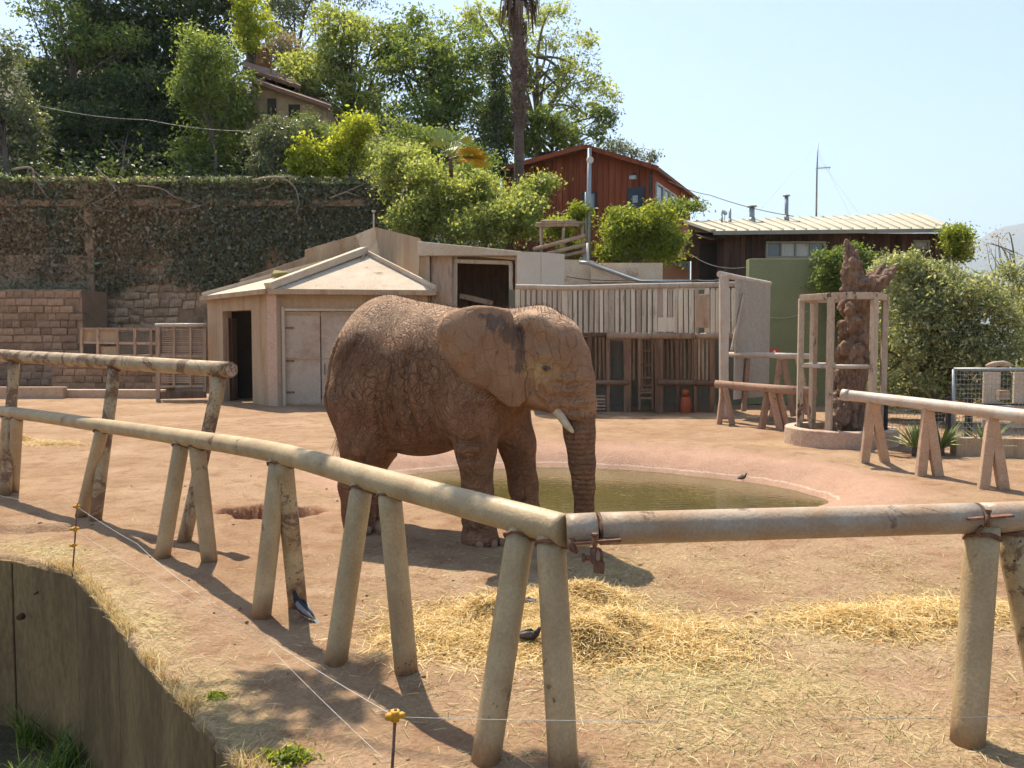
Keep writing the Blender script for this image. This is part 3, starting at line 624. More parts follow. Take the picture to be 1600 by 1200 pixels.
# bristles along the back, on the tail
rb = np.random.default_rng(11); nb = 900; cand = np.where((ez > 2.38) & (np.abs(ey) < 0.2))[0]; pick = rb.choice(cand, nb)
p0 = ev[pick]; d = np.stack([rb.normal(-.2, .4, nb), rb.normal(0, .4, nb), np.ones(nb)], 1); d /= np.linalg.norm(d, axis=1)[:, None]
v_, f_ = blades(p0, d, rb.uniform(.02, .06, nb), 0.003, np.zeros(nb), np.tile([[0, 1.0, 0]], (nb, 1)), rb)
tp = np.tile([[-1.36, -0.08, 1.08]], (120, 1)) + rb.normal(0, .015, (120, 3)); d = np.stack([rb.normal(-.1, .25, 120), rb.normal(0, .25, 120), -np.ones(120)], 1); d /= np.linalg.norm(d, axis=1)[:, None]
v2, f2 = blades(tp, d, rb.uniform(.1, .3, 120), 0.005, np.zeros(120), np.tile([[0, 1.0, 0]], (120, 1)), rb)
o = put('bristles', fast_mesh('bristles', np.concatenate([v_, v2]), np.concatenate([f_, f2 + len(v_)])), surf('bristle', (0.10, 0.06, 0.04), (0.2, 0.13, 0.09), 9), ele); o['kind'] = 'stuff'
# ------------------------------------------------------------------ pipe barrier in the foreground
def pipemat(name, c1, c2, rust_amt, chip_amt):
    t = NT(name); v = t.coord(); a = t.noise(v, 4, 6, 0.6); g = t.noise(v, 60, 4, 0.6)
    col = t.mix(t.rng(a, 0.35, 0.65), c1, c2)
    st = t.noise(t.coord((1, 1, 0.35)), 3.2, 7, 0.66); col = t.mix(t.rng(st, 0.48, 0.72, 0, 0.7), col, (0.30, 0.19, 0.10))
    ru = t.noise(v, 3.6, 9, 0.74, 0.6); rm = t.rng(ru, rust_amt, rust_amt + 0.05); col = t.mix(t.math('MULTIPLY', rm, 0.85), col, t.mix(t.rng(g, .3, .7), (0.10, 0.05, 0.03), (0.24, 0.11, 0.055)))
    ch = t.vor(v, 26, 'F1'); cm = t.math('MULTIPLY', t.rng(ch, 0.17, 0.21, 1, 0), t.rng(t.noise(v, 2.5, 4, .6), chip_amt, chip_amt + 0.06)); col = t.mix(cm, col, (0.09, 0.065, 0.05))
    zc = t.sep(v)[2]; col = t.mix(t.rng(t.math('ADD', zc, t.math('MULTIPLY', t.math('SUBTRACT', st, .5), .5)), .03, .20, .7, 0), col, (0.20, 0.105, 0.055))
    col = t.mix(0.22, col, t.ramp(g, [(0.3, 0.25), (0.7, 0.85)]), 'OVERLAY')
    hh = t.math('SUBTRACT', t.math('ADD', a, t.math('MULTIPLY', g, .5)), t.math('MULTIPLY', rm, .5))
    t.bsdf(col, t.rng(ru, 0.4, 0.6, 0.38, 0.68), t.bump(hh, 0.006), spec=0.4); return t.m
m_cream = pipemat('cream_pipe_paint', (0.47, 0.35, 0.195), (0.38, 0.265, 0.138), 0.62, 0.60)
m_worn = pipemat('worn_pipe_paint', (0.50, 0.385, 0.22), (0.34, 0.22, 0.105), 0.50, 0.48)
m_grey = pipemat('bare_grey_pipe', (0.40, 0.32, 0.24), (0.36, 0.225, 0.125), 0.60, 0.60)
m_rust = surf('rusty_iron', (0.22, 0.10, 0.055), (0.12, 0.06, 0.04), 14, 0.8, 0.004, 70, (0.33, 0.2, 0.13), (.55, .7), 9)
PR = 0.083
def smooth_path(pts, n=6):
    out = []
    for i in range(len(pts) - 1):
        p0, p1, p2, p3 = pts[max(i - 1, 0)], pts[i], pts[i + 1], pts[min(i + 2, len(pts) - 1)]
        for k in range(n):
            q = k / n; out.append(0.5 * ((2 * p1) + (p2 - p0) * q + (2 * p0 - 5 * p1 + 4 * p2 - p3) * q * q + (3 * p1 - p0 - 3 * p2 + p3) * q ** 3))
    return out + [pts[-1]]
def leg(px0, py0, top, r, m, parent, name='post', z_off=-0.05):
    rr_ = random.Random(px0 * 7 + py0); b_ = B(); ax = (top - GG(px0, py0)).normalized(); c_ = top - ax * 0.075
    ring_ = [c_ + Vector((math.cos(q) * (r + .004), math.sin(q) * (r + .004), rr_.uniform(-.006, .006) + .05 * abs(math.sin(q + .4)))) for q in np.linspace(0, 2 * math.pi, 19)]
    b_.tube(ring_, [rr_.uniform(.007, .013) for _ in ring_], 6, False); b_.build('weld_seam', m_rust, parent)
    f = GG(px0, py0); a = f + Vector((0, 0, z_off)); n = 8
    pts = [a + (top - a) * (i / n) for i in range(n + 1)]
    return B().tube(pts, r, 20).build(name, m, parent)
low_pts = [P(-160, 627, 13.6), P(20, 645, 11.2), P(160, 665, 9.6), P(290, 684, 7.9), P(430, 707, 6.4), P(580, 748, 5.25), P(750, 793, 4.45), P(884, 829, 4.02)]
corner = low_pts[-1]
bar1 = thing('pipe_barrier', 'long cream painted pipe rail on slanted pipe posts curving from the left to the corner', 'barrier', G(520, 1035), 'pipe barriers round the paddock')
B().tube(smooth_path(low_pts, 8), PR, 28).build('rail', m_cream, bar1)
e_r = P(935, 826, 4.03)
B().tube([corner, corner + (e_r - corner) * .25, P(931, 826.5, 4.03)], [PR * 0.99, PR * 1.01, PR * 1.01], 28).build('rail_stub', m_grey, bar1)
tops = lambda px, d: None
def on_path(pts, px):
    best = min(smooth_path(pts, 24), key=lambda p: abs(800 + F * p.x / p.y - px)); return best - Vector((0, 0, 0.03))
LR = 0.076
for (fx0, fy0, tx) in ((20, 768, 22), (2, 762, 8), (126, 806, 158), (252, 870, 283), (328, 876, 303), (407, 962, 437), (523, 1034, 566), (636, 1048, 604), (757, 1186, 815), (881, 1196, 862)):
    leg(fx0, fy0, on_path(low_pts, tx), LR, m_cream, bar1)
leg(466, 946, on_path(low_pts, 440), LR, m_worn, bar1); leg(-30, 750, on_path(low_pts, -20), LR, m_worn, bar1); leg(-70, 760, on_path(low_pts, -60), LR, m_cream, bar1)
up_pts = [P(-170, 541, 13.9), P(0, 555, 11.7), P(180, 566, 10.0), P(361, 578, 8.75)]
bar2 = thing('pipe_barrier', 'taller stained pipe rail with an open end above the left posts', 'barrier', G(285, 848), 'pipe barriers round the paddock')
B().tube(smooth_path(up_pts, 8), 0.088, 28).build('rail', m_worn, bar2)
tp = (up_pts[-1] - up_pts[-2]).normalized(); pe_ = up_pts[-1] + tp * 0.002
B().tube([pe_, pe_ + tp * 0.004], 0.070, 24).build('end_plug', surf('crumbly_plug', (0.42, 0.27, 0.18), (0.55, 0.42, 0.3), 22, .9, .01, 50, (0.16, 0.09, .06), (.5, .6), 18), bar2)
for (fx0, fy0, tx) in ((286, 846, 345), (148, 812, 180), (8, 775, 26), (-75, 750, -60)): leg(fx0, fy0, on_path(up_pts, tx), 0.072, m_worn, bar2)
# right run: long removable bar clamped at both ends
bar3 = thing('pipe_barrier', 'near grey pipe rail crossing to the right, clamped at the corner', 'barrier', G(1510, 1160), 'pipe barriers round the paddock')
r0 = P(937, 826, 4.03); r1 = P(1521, 809.5, 4.32); r2 = P(1528, 809.3, 4.325); r3 = P(1760, 802, 4.45)
n = 14; B().tube([r0 + (r1 - r0) * (i / n) for i in range(n + 1)], PR, 28).build('rail', m_grey, bar3)
B().tube([r2 + (r3 - r2) * (i / 6) for i in range(7)], PR, 28).build('rail', m_grey, bar3)
def leg2(px0, py0, top, m, par): return leg(px0, py0, top, 0.085, m, par)
leg2(1511, 1160, P(1536, 822, 4.33), m_cream, bar3); leg2(1652, 1150, P(1578, 822, 4.40), m_worn, bar3)
leg2(1750, 1160, P(1740, 815, 4.44), m_cream, bar3)
for nm_, a in (('gap', r0), ('gap', r1)):
    dr = (r1 - r0).normalized(); B().tube([a - dr * 0.012, a + dr * 0.012], PR * 0.9, 20).build('joint_sleeve', m_rust, bar3)
def clamp(px, py, d, par, full=True):
    c = P(px, py, d - 0.098); s = d / F
    B().box(c + Vector((-18 * s, 0, -0.004)), (0.085, 0.05, 0.012), Matrix.Rotation(R(-3), 3, 'Y'), .002).build('clamp_plate', m_rust, par, .002)
    B().box(c + Vector((22 * s, 0, 0.006)), (0.125, 0.05, 0.012), Matrix.Rotation(R(-4), 3, 'Y'), .002).build('clamp_plate', m_rust, par, .002)
    bo = c + Vector((0.002, -0.02, 0))
    B().tube([bo + Vector((0, 0, -0.05)), bo + Vector((0, 0, 0.035))], 0.011, 12).tube([bo + Vector((0, 0, 0.032)), bo + Vector((0, 0, 0.046))], 0.018, 6, smooth=False).build('clamp_bolt', m_rust, par)
    if full:
        k = bo + Vector((0.012, -0.005, -0.06))
        arc = [k + Vector((0.022 * math.cos(q), 0, 0.03 * math.sin(q) - 0.0)) for q in np.linspace(0, math.pi, 9)]
        B().tube([k + Vector((.022, 0, -.035))] + arc + [k + Vector((-.022, 0, -.035))], 0.008, 8).build('padlock_shackle', m_rust, par)
        B().box(k + Vector((0.010, 0, -0.062)), (0.052, 0.026, 0.06), Matrix.Rotation(R(6), 3, 'Y'), .002).build('padlock_body', m_rust, par, .006)
        B().tube([k + Vector((-.07, 0, -.015)), k + Vector((-.01, 0, -.02))], 0.014, 8).tube([k + Vector((-.075, 0, -.015)), k + Vector((-.06, 0, -.015))], 0.022, 6, smooth=False).build('hinge_pin', m_rust, par)
        B().tube([k + Vector((-.02, 0, .03)), k + Vector((-.02, 0, -.03)), k + Vector((.0, 0, -.05))], 0.016, 6).build('hasp', m_rust, par)
clamp(928, 846, 4.03, bar3, True); clamp(1540, 808, 4.33, bar3, False)
q = P(1530, 822, 4.235); B().tube([q + Vector((0.02, 0, 0)), q + Vector((-.006, 0, -.025)), q + Vector((0.0, 0, -.05)), q + Vector((0.02, 0, -.05))], 0.008, 8).build('hasp', m_rust, bar3)
p_ = corner + Vector((0.02, -0.083, -0.02)); B().tube([p_, p_ + Vector((.01, -.01, -.05)), p_ + Vector((.03, -.0, -.07))], [.012, .02, .012], 8).build('weld_bead', m_rust, bar1)
# ------------------------------------------------------------------ barrier on the far right of the pond
m_pale = pipemat('sun_bleached_pipe', (0.50, 0.44, 0.37), (0.47, 0.36, 0.27), 0.70, 0.62)
m_pinkpost = surf('pink_dusty_post', (0.44, 0.29, 0.19), (0.50, 0.355, 0.24), 4, .9, .006, 40, (0.2, 0.12, 0.09), (.6, .72), 5)
bar4 = thing('pipe_barrier', 'pale pipe rail on splayed flat posts right of the dead trunk', 'barrier', G(1450, 743), 'pipe barriers round the paddock')
rp = [P(1318, 617, 14.1), P(1365, 622, 13.7), P(1450, 632, 12.7), P(1550, 644, 11.6), P(1760, 668, 9.8)]
B().tube(smooth_path(rp, 4), 0.095, 20).build('rail', m_pale, bar4)
a_ = rp[0]; d_ = (rp[1] - rp[0]).normalized()
B().tube([a_ - d_ * .02, a_ + d_ * .10], 0.103, 20).build('end_collar', m_pale, bar4)
for (fx, fy, tx, w) in ((1350, 724, 1364, .15), (1384, 722, 1367, .15), (1438, 743, 1450, .15), (1467, 743, 1452, .15), (1535, 764, 1550, .15), (1569, 764, 1552, .15), (1660, 790, 1672, .2), (1690, 788, 1674, .2)):
    f = GG(fx, fy); tpp = on_path(rp, tx) - Vector((0, 0, .03)); B().bar(f - Vector((0, 0, .06)), tpp, w, 0.10, Vector((0, 1, 0)), .006).build('post', m_pinkpost, bar4, .012)
# ------------------------------------------------------------------ electric fence stakes and wires
m_yel = surf('yellow_plastic', (0.62, 0.30, 0.03), (0.52, 0.24, 0.02), 9, .5, .001)
m_rod = surf('rusty_rod', (0.14, 0.07, 0.05), (0.2, 0.11, .08), 20)
m_wire = surf('white_wire', (0.62, 0.60, 0.55), (0.5, 0.47, 0.4), 20, .5, 0)
def stake(label, foot, top, ins):
    th = thing('fence_stake', label, 'fence stake', foot, 'electric fence stakes')
    B().tube([foot - Vector((0, 0, .1)), top], 0.007, 8).build('rod', m_rod, th)
    for q, r in ins:
        c = foot + (top - foot) * q
        B().tube([c - Vector((0, 0, .024 * r)), c + Vector((0, 0, .024 * r))], .020 * r, 12).tube([c, c + Vector((-.028 * r, -.012, 0)), c + Vector((-.042 * r, -.012, .0))], [.016 * r, .018 * r, .013 * r], 10).tube([c, c + Vector((.034 * r, -.004, .004)), c + Vector((.045 * r, -.004, .004))], [.012 * r, .016 * r, .012 * r], 10).build('insulator', m_yel, th)
    return th
ga = GG(112, 892); s1 = stake('rusty electric fence stake with small yellow insulators above the moat edge', ga, P(121, 786, ga.y), [(0.95, .75), (0.62, .9), (0.38, .75)])
gb = P(604, 1260, 3.35); gb = Vector((gb.x, gb.y, gz(gb.x, gb.y)))
s2 = stake('electric fence stake with fat yellow insulators at the bottom edge by the posts', gb, P(618, 1108, gb.y), [(0.95, .95), (0.47, .85)])
def wire(name, label, pts, r, sag=0.0, m=m_wire, cat='wire', group=None):
    out = []
    for a, b in zip(pts[:-1], pts[1:]):
        for i in range(10): q = i / 10; out.append(a + (b - a) * q - Vector((0, 0, sag * 4 * q * (1 - q))))
    o = B().tube(out + [pts[-1]], r, 5).build(name, m); return tag(o, label, cat, group)
i1 = P(121, 792, ga.y); i2 = P(118, 826, ga.y); j1 = P(618, 1120, gb.y); j2 = P(608, 1193, gb.y)
wire('fence_wire', 'upper thin white wire running down from the insulators past the posts', [P(-60, 760, 8.6), P(60, 786, 7.6), i1, P(215, 850, 6.3), P(280, 905, 5.5), P(400, 985, 4.5), j1], .0015, .01, group='electric fence wires')
wire('fence_wire', 'lower thin white wire strung between the two yellow stakes', [P(-60, 800, 8.6), i2, P(160, 855, 6.6), P(420, 1010, 4.4), j2], .0011, .01, group='electric fence wires')
wire('fence_wire', 'faint wire running right from the bottom stake across the hay', [j1, P(1100, 1124, 3.5), P(1700, 1115, 3.9)], .0012, .01, group='electric fence wires')
# ------------------------------------------------------------------ pigeons and a small bird
def bird(label, cat, loc, yaw, s, cbody, cwing, cneck, pitch=0.0, name='pigeon', group=None):
    th = thing(name, label, cat, loc, group); th.rotation_euler = (0, 0, yaw)
    mb = surf('feather_body', cbody, tuple(c * .75 for c in cbody), 12, .6, .002); mw_ = surf('feather_wing', cwing, tuple(c * .8 for c in cwing), 16, .6, .002, 40); mn = surf('feather_neck', cneck, tuple(c * .8 for c in cneck), 12, .4, .001)
    def lp(b, nm, m, par=None):
        o = b.build(nm, m, None); o.parent = par or th; return o
    c = math.cos(pitch); 
    def X(x, z): return (x * s, 0, (z + (x * math.sin(pitch))) * s)
    prof = [(-.20, .115, .006), (-.15, .118, .024), (-.09, .122, .048), (-.02, .130, .064), (.05, .142, .064), (.10, .165, .050), (.125, .195, .036), (.14, .225, .030), (.155, .25, .029), (.172, .262, .024), (.185, .262, .012)]
    lp(B().tube([X(x, z) for x, z, r in prof], [r * s for x, z, r in prof], 14), 'body', mb)
    lp(B().tube([X(.11, .178), X(.13, .205), X(.142, .232)], [.047 * s, .038 * s, .0315 * s], 14), 'neck', mn)
    lp(B().tube([X(.182, .262), X(.205, .255), X(.212, .25)], [.008 * s, .005 * s, .001], 8), 'beak', surf('beak', (.06, .05, .05), (.1, .08, .07)))
    lp(B().sheet([X(-.12, .125), (-.31 * s, -.035 * s, (.105 - .31 * math.sin(pitch)) * s), (-.31 * s, .035 * s, (.105 - .31 * math.sin(pitch)) * s)], .006 * s), 'tail', mw_)
    for sd in (-1, 1):
        pts = [(.07, .050, .165), (.02, .066, .175), (-.08, .058, .155), (-.18, .030, .130), (-.235, .010, .118)]
        b = B(); v1 = []
        for i, (x, y, z) in enumerate(pts):
            h = (.038, .05, .045, .026, .006)[i]
            for dz, dy in ((h, -.012), (0, .010), (-h, -.002)): v1.append((x * s, sd * (y + dy) * s, (z + dz + x * math.sin(pitch)) * s))
        fs = []
        for i in range(4):
            for j in range(2): fs.append((i * 3 + j, i * 3 + j + 1, i * 3 + j + 4, i * 3 + j + 3))
        fs += [(0, 3, 6, 9, 12, 14, 11, 8, 5, 2)]
        b.add(v1, fs, True); lp(b, 'wing', mw_)
        lp(B().tube([(.01 * s, sd * .025 * s, .09 * s), (.015 * s, sd * .025 * s, .008 * s), (.05 * s, sd * .028 * s, .004 * s)], [.007 * s, .005 * s, .004 * s], 6), 'leg', surf('bird_leg', (.4, .12, .1), (.3, .1, .08)))
        bm = bmesh.new(); bmesh.ops.create_uvsphere(bm, u_segments=8, v_segments=6, radius=.006 * s); me = bpy.data.meshes.new('eye'); bm.to_mesh(me); bm.free()
        p = X(.166, .266); put('eye', me, surf('bird_eye', (.3, .08, .02), (.2, .05, .02), 5, .2), th, (p[0], sd * .022 * s, p[2]))
    return th
g = GG(473, 966); bird('black-headed pigeon with grey wings standing behind a post foot', 'pigeon', g, R(-215), .6, (.03, .03, .034), (.24, .24, .25), (.02, .025, .03), .38, group='pigeons')
g = GG(826, 1008); bird('dark pigeon pecking in the hay between the corner posts', 'pigeon', g, R(-15), .5, (.05, .04, .04), (.10, .085, .08), (.03, .03, .035), .0, group='pigeons')
g = GG(827, 952); bird('dark pigeon half hidden in the hay behind the left corner post', 'pigeon', g, R(170), .42, (.05, .045, .045), (.12, .11, .11), (.03, .03, .035), .0, group='pigeons')
g = GG(1160, 752); bird('small brown bird on the pink rim of the pond', 'bird', g, R(20), .42, (.10, .07, .05), (.12, .09, .06), (.08, .06, .05), .05, 'brown_bird')
# ------------------------------------------------------------------ hill, valley, mountain
m_hill = surf('hill_soil', (0.07, 0.06, 0.03), (0.13, 0.10, 0.06), .6, .95, .1, 6)
hx = np.linspace(-70, 70, 71); hyt = np.linspace(0, 1, 41)
HX = np.repeat(hx[:, None], 41, 1)
y0 = np.interp(HX, [-70, -6, -4, -1, 1, 8, 13, 20, 70], [39.9, 39.9, 37, 34, 29.2, 28.6, 30, 34, 40]); HY = y0 + hyt[None] ** 1.5 * 120
lz = np.interp(HX, [-70, -30, -9, -4, 1, 8, 12, 18, 30, 70], [16, 9.6, 9.2, 6.0, 3.9, 3.7, 3.2, 1.5, -5, -9])
sl = np.interp(HX, [-70, -20, -9, 0, 6, 14, 30, 70], [.35, .30, .26, .16, .05, -.01, -.05, -.06])
HZ = lz + sl * (HY - y0) + (fbm(HX * .2, HY * .2, 3, 3) - .45) * 1.2
HZ = np.where(hyt[None] > 0, HZ, -1.5); HZ[:, 0] = -1.5; HY[:, 1] = y0[:, 1] + .4; HZ[:, 1] = lz[:, 1]
hi = np.arange(HX.size).reshape(HX.shape)
struct(put('hillside', fast_mesh('hillside', np.stack([HX, HY, HZ], -1).reshape(-1, 3), np.stack([hi[:-1, :-1], hi[1:, :-1], hi[1:, 1:], hi[:-1, 1:]], -1).reshape(-1, 4), True), m_hill))
m_valley = surf('valley', (0.10, 0.11, 0.06), (0.17, 0.15, 0.10), .003, .95, .0, .02)
struct(B().add([(-12000, -12000, -12), (12000, -12000, -12), (12000, 14000, -12), (-12000, 14000, -12)], [(0, 1, 2, 3)]).build('valley_floor', m_valley))
mx_ = np.linspace(2200, 9800, 90); my_ = np.linspace(5200, 9000, 40); MX, MY = np.meshgrid(mx_, my_, indexing='ij')
rid = np.interp(MX, [2200, 3300, 4200, 5200, 7000, 9800], [-10, 260, 1000, 1250, 1500, 1300]) * np.exp(-((MY - 7000) / 900) ** 2) * (0.8 + .45 * fbm(MX / 700, MY / 700, 5, 8))
mi = np.arange(MX.size).reshape(MX.shape)
struct(put('mountain', fast_mesh('mountain', np.stack([MX, MY, rid - 30], -1).reshape(-1, 3), np.stack([mi[:-1, :-1], mi[1:, :-1], mi[1:, 1:], mi[:-1, 1:]], -1).reshape(-1, 4), True), surf('mountain_rock', (.20, .17, .13), (.13, .12, .08), .002, .95, 0, .01)))
# ------------------------------------------------------------------ masonry helper
def block_mesh(w, h, d, seed, jit):
    r = random.Random(seed); bm = bmesh.new(); bmesh.ops.create_cube(bm, size=1.0); bmesh.ops.scale(bm, vec=(w, d, h), verts=bm.verts)
    for vt in bm.verts: vt.co += Vector((r.uniform(-jit, jit), r.uniform(-jit, jit), r.uniform(-jit, jit)))
    bmesh.ops.bevel(bm, geom=bm.edges[:], offset=min(w, h) * .10, segments=1, affect='EDGES')
    me = bpy.data.meshes.new('block'); bm.to_mesh(me); bm.free(); return me
def masonry(parent, m, x0, x1, z0, z1, y, bw, bh, depth, jit, name, skip=None, irr=0.0, seed=1):
    r = random.Random(seed); kinds = []
    for s in (0.6, 0.8, 1.0, 1.2):
        for q in range(3): me = block_mesh(bw * s - .02, bh - .02, depth, seed * 50 + q + int(s * 10), jit); me.materials.append(m); kinds.append((bw * s, me))
    z = z0; row = 0; org = ORG.get(parent.name, Vector())
    while z + bh * .6 < z1:
        x = x0 - (bw * .5 if row % 2 else 0)
        while x < x1:
            w, me = r.choice(kinds); cx = x + w / 2
            if x > x0 - bw * .3 and x + w < x1 + bw * .3 and not (skip and skip(cx, z + bh / 2)):
                o = bpy.data.objects.new(name, me); COL.objects.link(o); o.parent = parent
                o.location = Vector((cx, y + r.uniform(-.05, .03), z + bh / 2 + r.uniform(-irr, irr))) - org; o.rotation_euler = (r.uniform(-.03, .03), r.uniform(-irr, irr) * .4, r.uniform(-.03, .03))
            x += w
        z += bh; row += 1
# ------------------------------------------------------------------ tall ivy-hung retaining wall and the low block wall
m_stone = surf('old_stone', (0.32, 0.22, 0.14), (0.42, 0.31, 0.21), 1.5, .92, .02, 14, (0.10, 0.075, 0.05), (.5, .7), 1.2, rnd=.35)
m_mortar = surf('mortar', (0.24, 0.16, 0.10), (0.32, 0.22, 0.14), 1.3, .95, .02, 12, (0.07, 0.055, .04), (.5, .7), .8)
m_block = surf('earth_block', (0.27, 0.175, 0.11), (0.34, 0.225, 0.15), 2, .92, .015, 18, (0.13, 0.085, 0.055), (.52, .7), 1.5, rnd=.4)
WD = 39.0
tw = thing('retaining_wall', 'tall dark retaining wall hung with ivy below the wooded slope', 'wall', (-16, WD, 0))
wx0, wx1 = -42.0, PX(622, WD); wt0, wt1 = PZ(279, WD), PZ(288, WD)
B().prism([(wx0, -.5), (wx1, -.5), (wx1, wt1), (-14, (wt0 + wt1) / 2), (wx0, wt0)], WD, WD + .8).build('core', m_mortar, tw)
B().box(((wx0 + wx1) / 2, WD + .28, PZ(318, WD)), (wx1 - wx0, 1.0, .35)).build('ledge', m_mortar, tw, .05)
xs_, xe_ = PX(150, WD), PX(345, WD)
masonry(tw, m_stone, xs_, xe_, PZ(520, WD), PZ(392, WD), WD + .07, .62, .40, .25, .05, 'stone', lambda x, z: vnoise(np.array([x * .7]), np.array([z * .9]), 4)[0] < .22, .06, 3)
for zz, a, b in ((PZ(402, WD), -42, PX(150, WD)),):
    B().box(((a + b) / 2, WD - .05, zz - 1.0), (b - a, .3, 2.2), None, .03).build('plinth', m_block, tw, .04)
B().box((PX(148, WD), WD - .12, PZ(450, WD) + 2.0), (.5, .3, 5.0), None, .05).build('pier', m_mortar, tw, .05)
LD = 36.0
lw = thing('block_wall', 'low brown block wall in shade behind the left pipe rails', 'wall', (PX(60, LD), LD, 0))
bx1 = PX(128, LD); bt = PZ(451, LD)
B().box(((bx1 - 25) / 2 - 6, LD + 1.2, bt / 2 - .05), (bx1 + 37, 2.2, bt + .05)).build('core', m_mortar, lw)
bx1c = (bx1 - 25) / 2 - 6 + (bx1 + 37) / 2
masonry(lw, m_block, -27.5, bx1c, PZ(604, LD), bt - .02, LD + .165, .60, .33, .22, .012, 'block', None, .01, 5)
bw_ = thing('block_wall', 'knee-high block wall under the little railing left of the shelter', 'wall', (PX(190, 34), 34, 0))
B().box((PX(170, 34), 34.35, PZ(580, 34) / 2 - .1), (PX(262, 34) - PX(78, 34), .6, PZ(556, 34) + .1)).build('core', m_mortar, bw_)
masonry(bw_, m_block, PX(78, 34), PX(262, 34), PZ(609, 34), PZ(558, 34), 34.11, .62, .30, .18, .012, 'block', None, .01, 6)
m_conc = surf('stained_concrete', (0.39, 0.28, 0.178), (0.45, 0.335, 0.22), 1.1, .9, .012, 24, (0.33, 0.195, 0.11), (.48, .70), 1.0, (2.6, 2.6, .3))  # warm concrete with streaky drip stains
m_conc2 = surf('pale_concrete', (0.56, 0.47, 0.36), (0.48, 0.37, 0.26), 1.4, .9, .012, 24, (0.24, 0.17, 0.10), (.58, .72), 1.6)
kb = B().box((PX(60, 30.5), 30.5, .12), (PX(242, 30.5) - PX(-150, 30.5), .35, .42), None, .02).box((PX(-40, 30.3), 30.2, .2), (PX(125, 30.3) - PX(-160, 30.3), .3, .5), None, .02).build('kerb', m_pinkpost, None, .03)
tag(kb, 'low dusty concrete kerb in front of the block walls', 'kerb')
# twigs hanging over the wall
m_twig = surf('bleached_twig', (0.36, 0.28, 0.22), (0.25, 0.19, 0.15), 5)
def twig(label, pts, d, r, seed, nb=3):
    rr = random.Random(seed); w = [P(px, py, d + rr.uniform(-.15, .15)) for px, py in pts]
    b = B().tube(smooth_path(w, 4), list(np.linspace(r, r * .35, (len(w) - 1) * 4 + 1)), 6)
    for k in range(nb):
        i = rr.randrange(1, len(w)); e = w[i] + Vector((rr.uniform(-1.2, 1.2), rr.uniform(-.3, .2), rr.uniform(-1.0, .35))); mid = (w[i] + e) / 2 + Vector((rr.uniform(-.2, .2), 0, rr.uniform(-.1, .2)))
        b.tube(smooth_path([w[i], mid, e], 3), list(np.linspace(r * .5, r * .2, 7)), 5)
    tag(b.build('dead_branch', m_twig), label, 'branch', 'dead branches over the retaining wall')
tw_d = WD - .45
twig('bare forked twig curling over the far left of the ivy wall top', [(20, 265), (48, 262), (55, 280), (75, 310)], tw_d, .06, 1, 4)
twig('drooping dead branch over the ivy wall under the dark trees', [(150, 262), (172, 285), (178, 300), (145, 318)], tw_d, .05, 2, 4)
twig('long thin dead branch arching over the middle of the ivy wall', [(215, 290), (250, 294), (275, 308), (310, 322), (250, 332)], tw_d, .04, 3, 2)
twig('white dead branch with two prongs near the right of the ivy wall', [(395, 282), (435, 277), (460, 292), (468, 318)], tw_d, .065, 4, 3)
twig('pale crooked stick at the right end of the ivy wall', [(515, 310), (540, 300), (558, 292), (575, 285)], tw_d, .05, 5, 2)
# ------------------------------------------------------------------ small railings left of the shelter
m_oldwood = surf('dusty_old_wood', (0.42, 0.31, 0.22), (0.33, 0.22, 0.15), 2, .9, .006, 30, (0.18, 0.11, .08), (.55, .7), 4, (3, 3, .5), rnd=.3)
m_greywood = surf('bleached_slat_wood', (0.56, 0.48, 0.385), (0.47, 0.385, 0.30), 1.5, .9, .006, 34, (0.22, 0.16, .12), (.56, .72), 3, (4, 4, .6), rnd=.45)
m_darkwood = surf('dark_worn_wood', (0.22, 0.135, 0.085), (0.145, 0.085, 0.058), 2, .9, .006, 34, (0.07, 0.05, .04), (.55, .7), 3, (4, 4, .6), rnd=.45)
m_mesh = surf('wire_grey', (0.16, 0.14, 0.12), (0.22, 0.19, 0.16), 8, .6, 0, metal=.4)
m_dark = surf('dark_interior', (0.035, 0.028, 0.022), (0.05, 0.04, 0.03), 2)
def bars(th, lst, d, m, name='bar', t=.08, bev=0):
    for (a, b, w) in lst:
        pa = P(a[0], a[1], d); pb = P(b[0], b[1], d); B().bar(pa, pb, t, w, Vector((0, 0, 1)) if abs(pa.x - pb.x) > abs(pa.z - pb.z) else Vector((1, 0, 0)), .004).build(name, m, th, bev)
def wire_panel(th, px0, py0, px1, py1, d, nx, nz, r, m=None, name='wire_mesh'):
    b = B(); x0, x1 = PX(px0, d), PX(px1, d); z0, z1 = PZ(py1, d), PZ(py0, d)
    for i in range(nx + 1): x = x0 + (x1 - x0) * i / nx; b.tube([(x, d, z0), (x, d, z1)], r, 4, False, False)
    for j in range(nz + 1): z = z0 + (z1 - z0) * j / nz; b.tube([(x0, d + r, z), (x1, d + r, z)], r, 4, False, False)
    return b.build(name, m or m_mesh, th)
d = 33.4
rl = thing('wooden_railing', 'small panelled wooden railing left of the concrete shelter', 'railing', (PX(185, d), d, 0))
bars(rl, [((127, 514), (243, 514), .10), ((127, 535), (243, 537), .09), ((127, 555), (243, 558), .08)], d, m_oldwood, 'rail')
bars(rl, [((x, 514), (x, 557), .10) for x in (128, 153, 184, 211, 236)], d - .03, m_oldwood, 'stile')
for x0_, x1_ in ((130, 151), (155, 182)): B().box((PX((x0_ + x1_) / 2, d), d + .06, PZ(525, d)), (PX(x1_, d) - PX(x0_, d), .03, .5)).build('panel', m_conc, rl)
B().box((PX(169, d), d + .06, PZ(548, d)), (PX(182, d) - PX(156, d), .03, .35)).build('panel', m_conc, rl)
wire_panel(rl, 186, 516, 236, 556, d + .05, 20, 16, .007)
d = 29.5
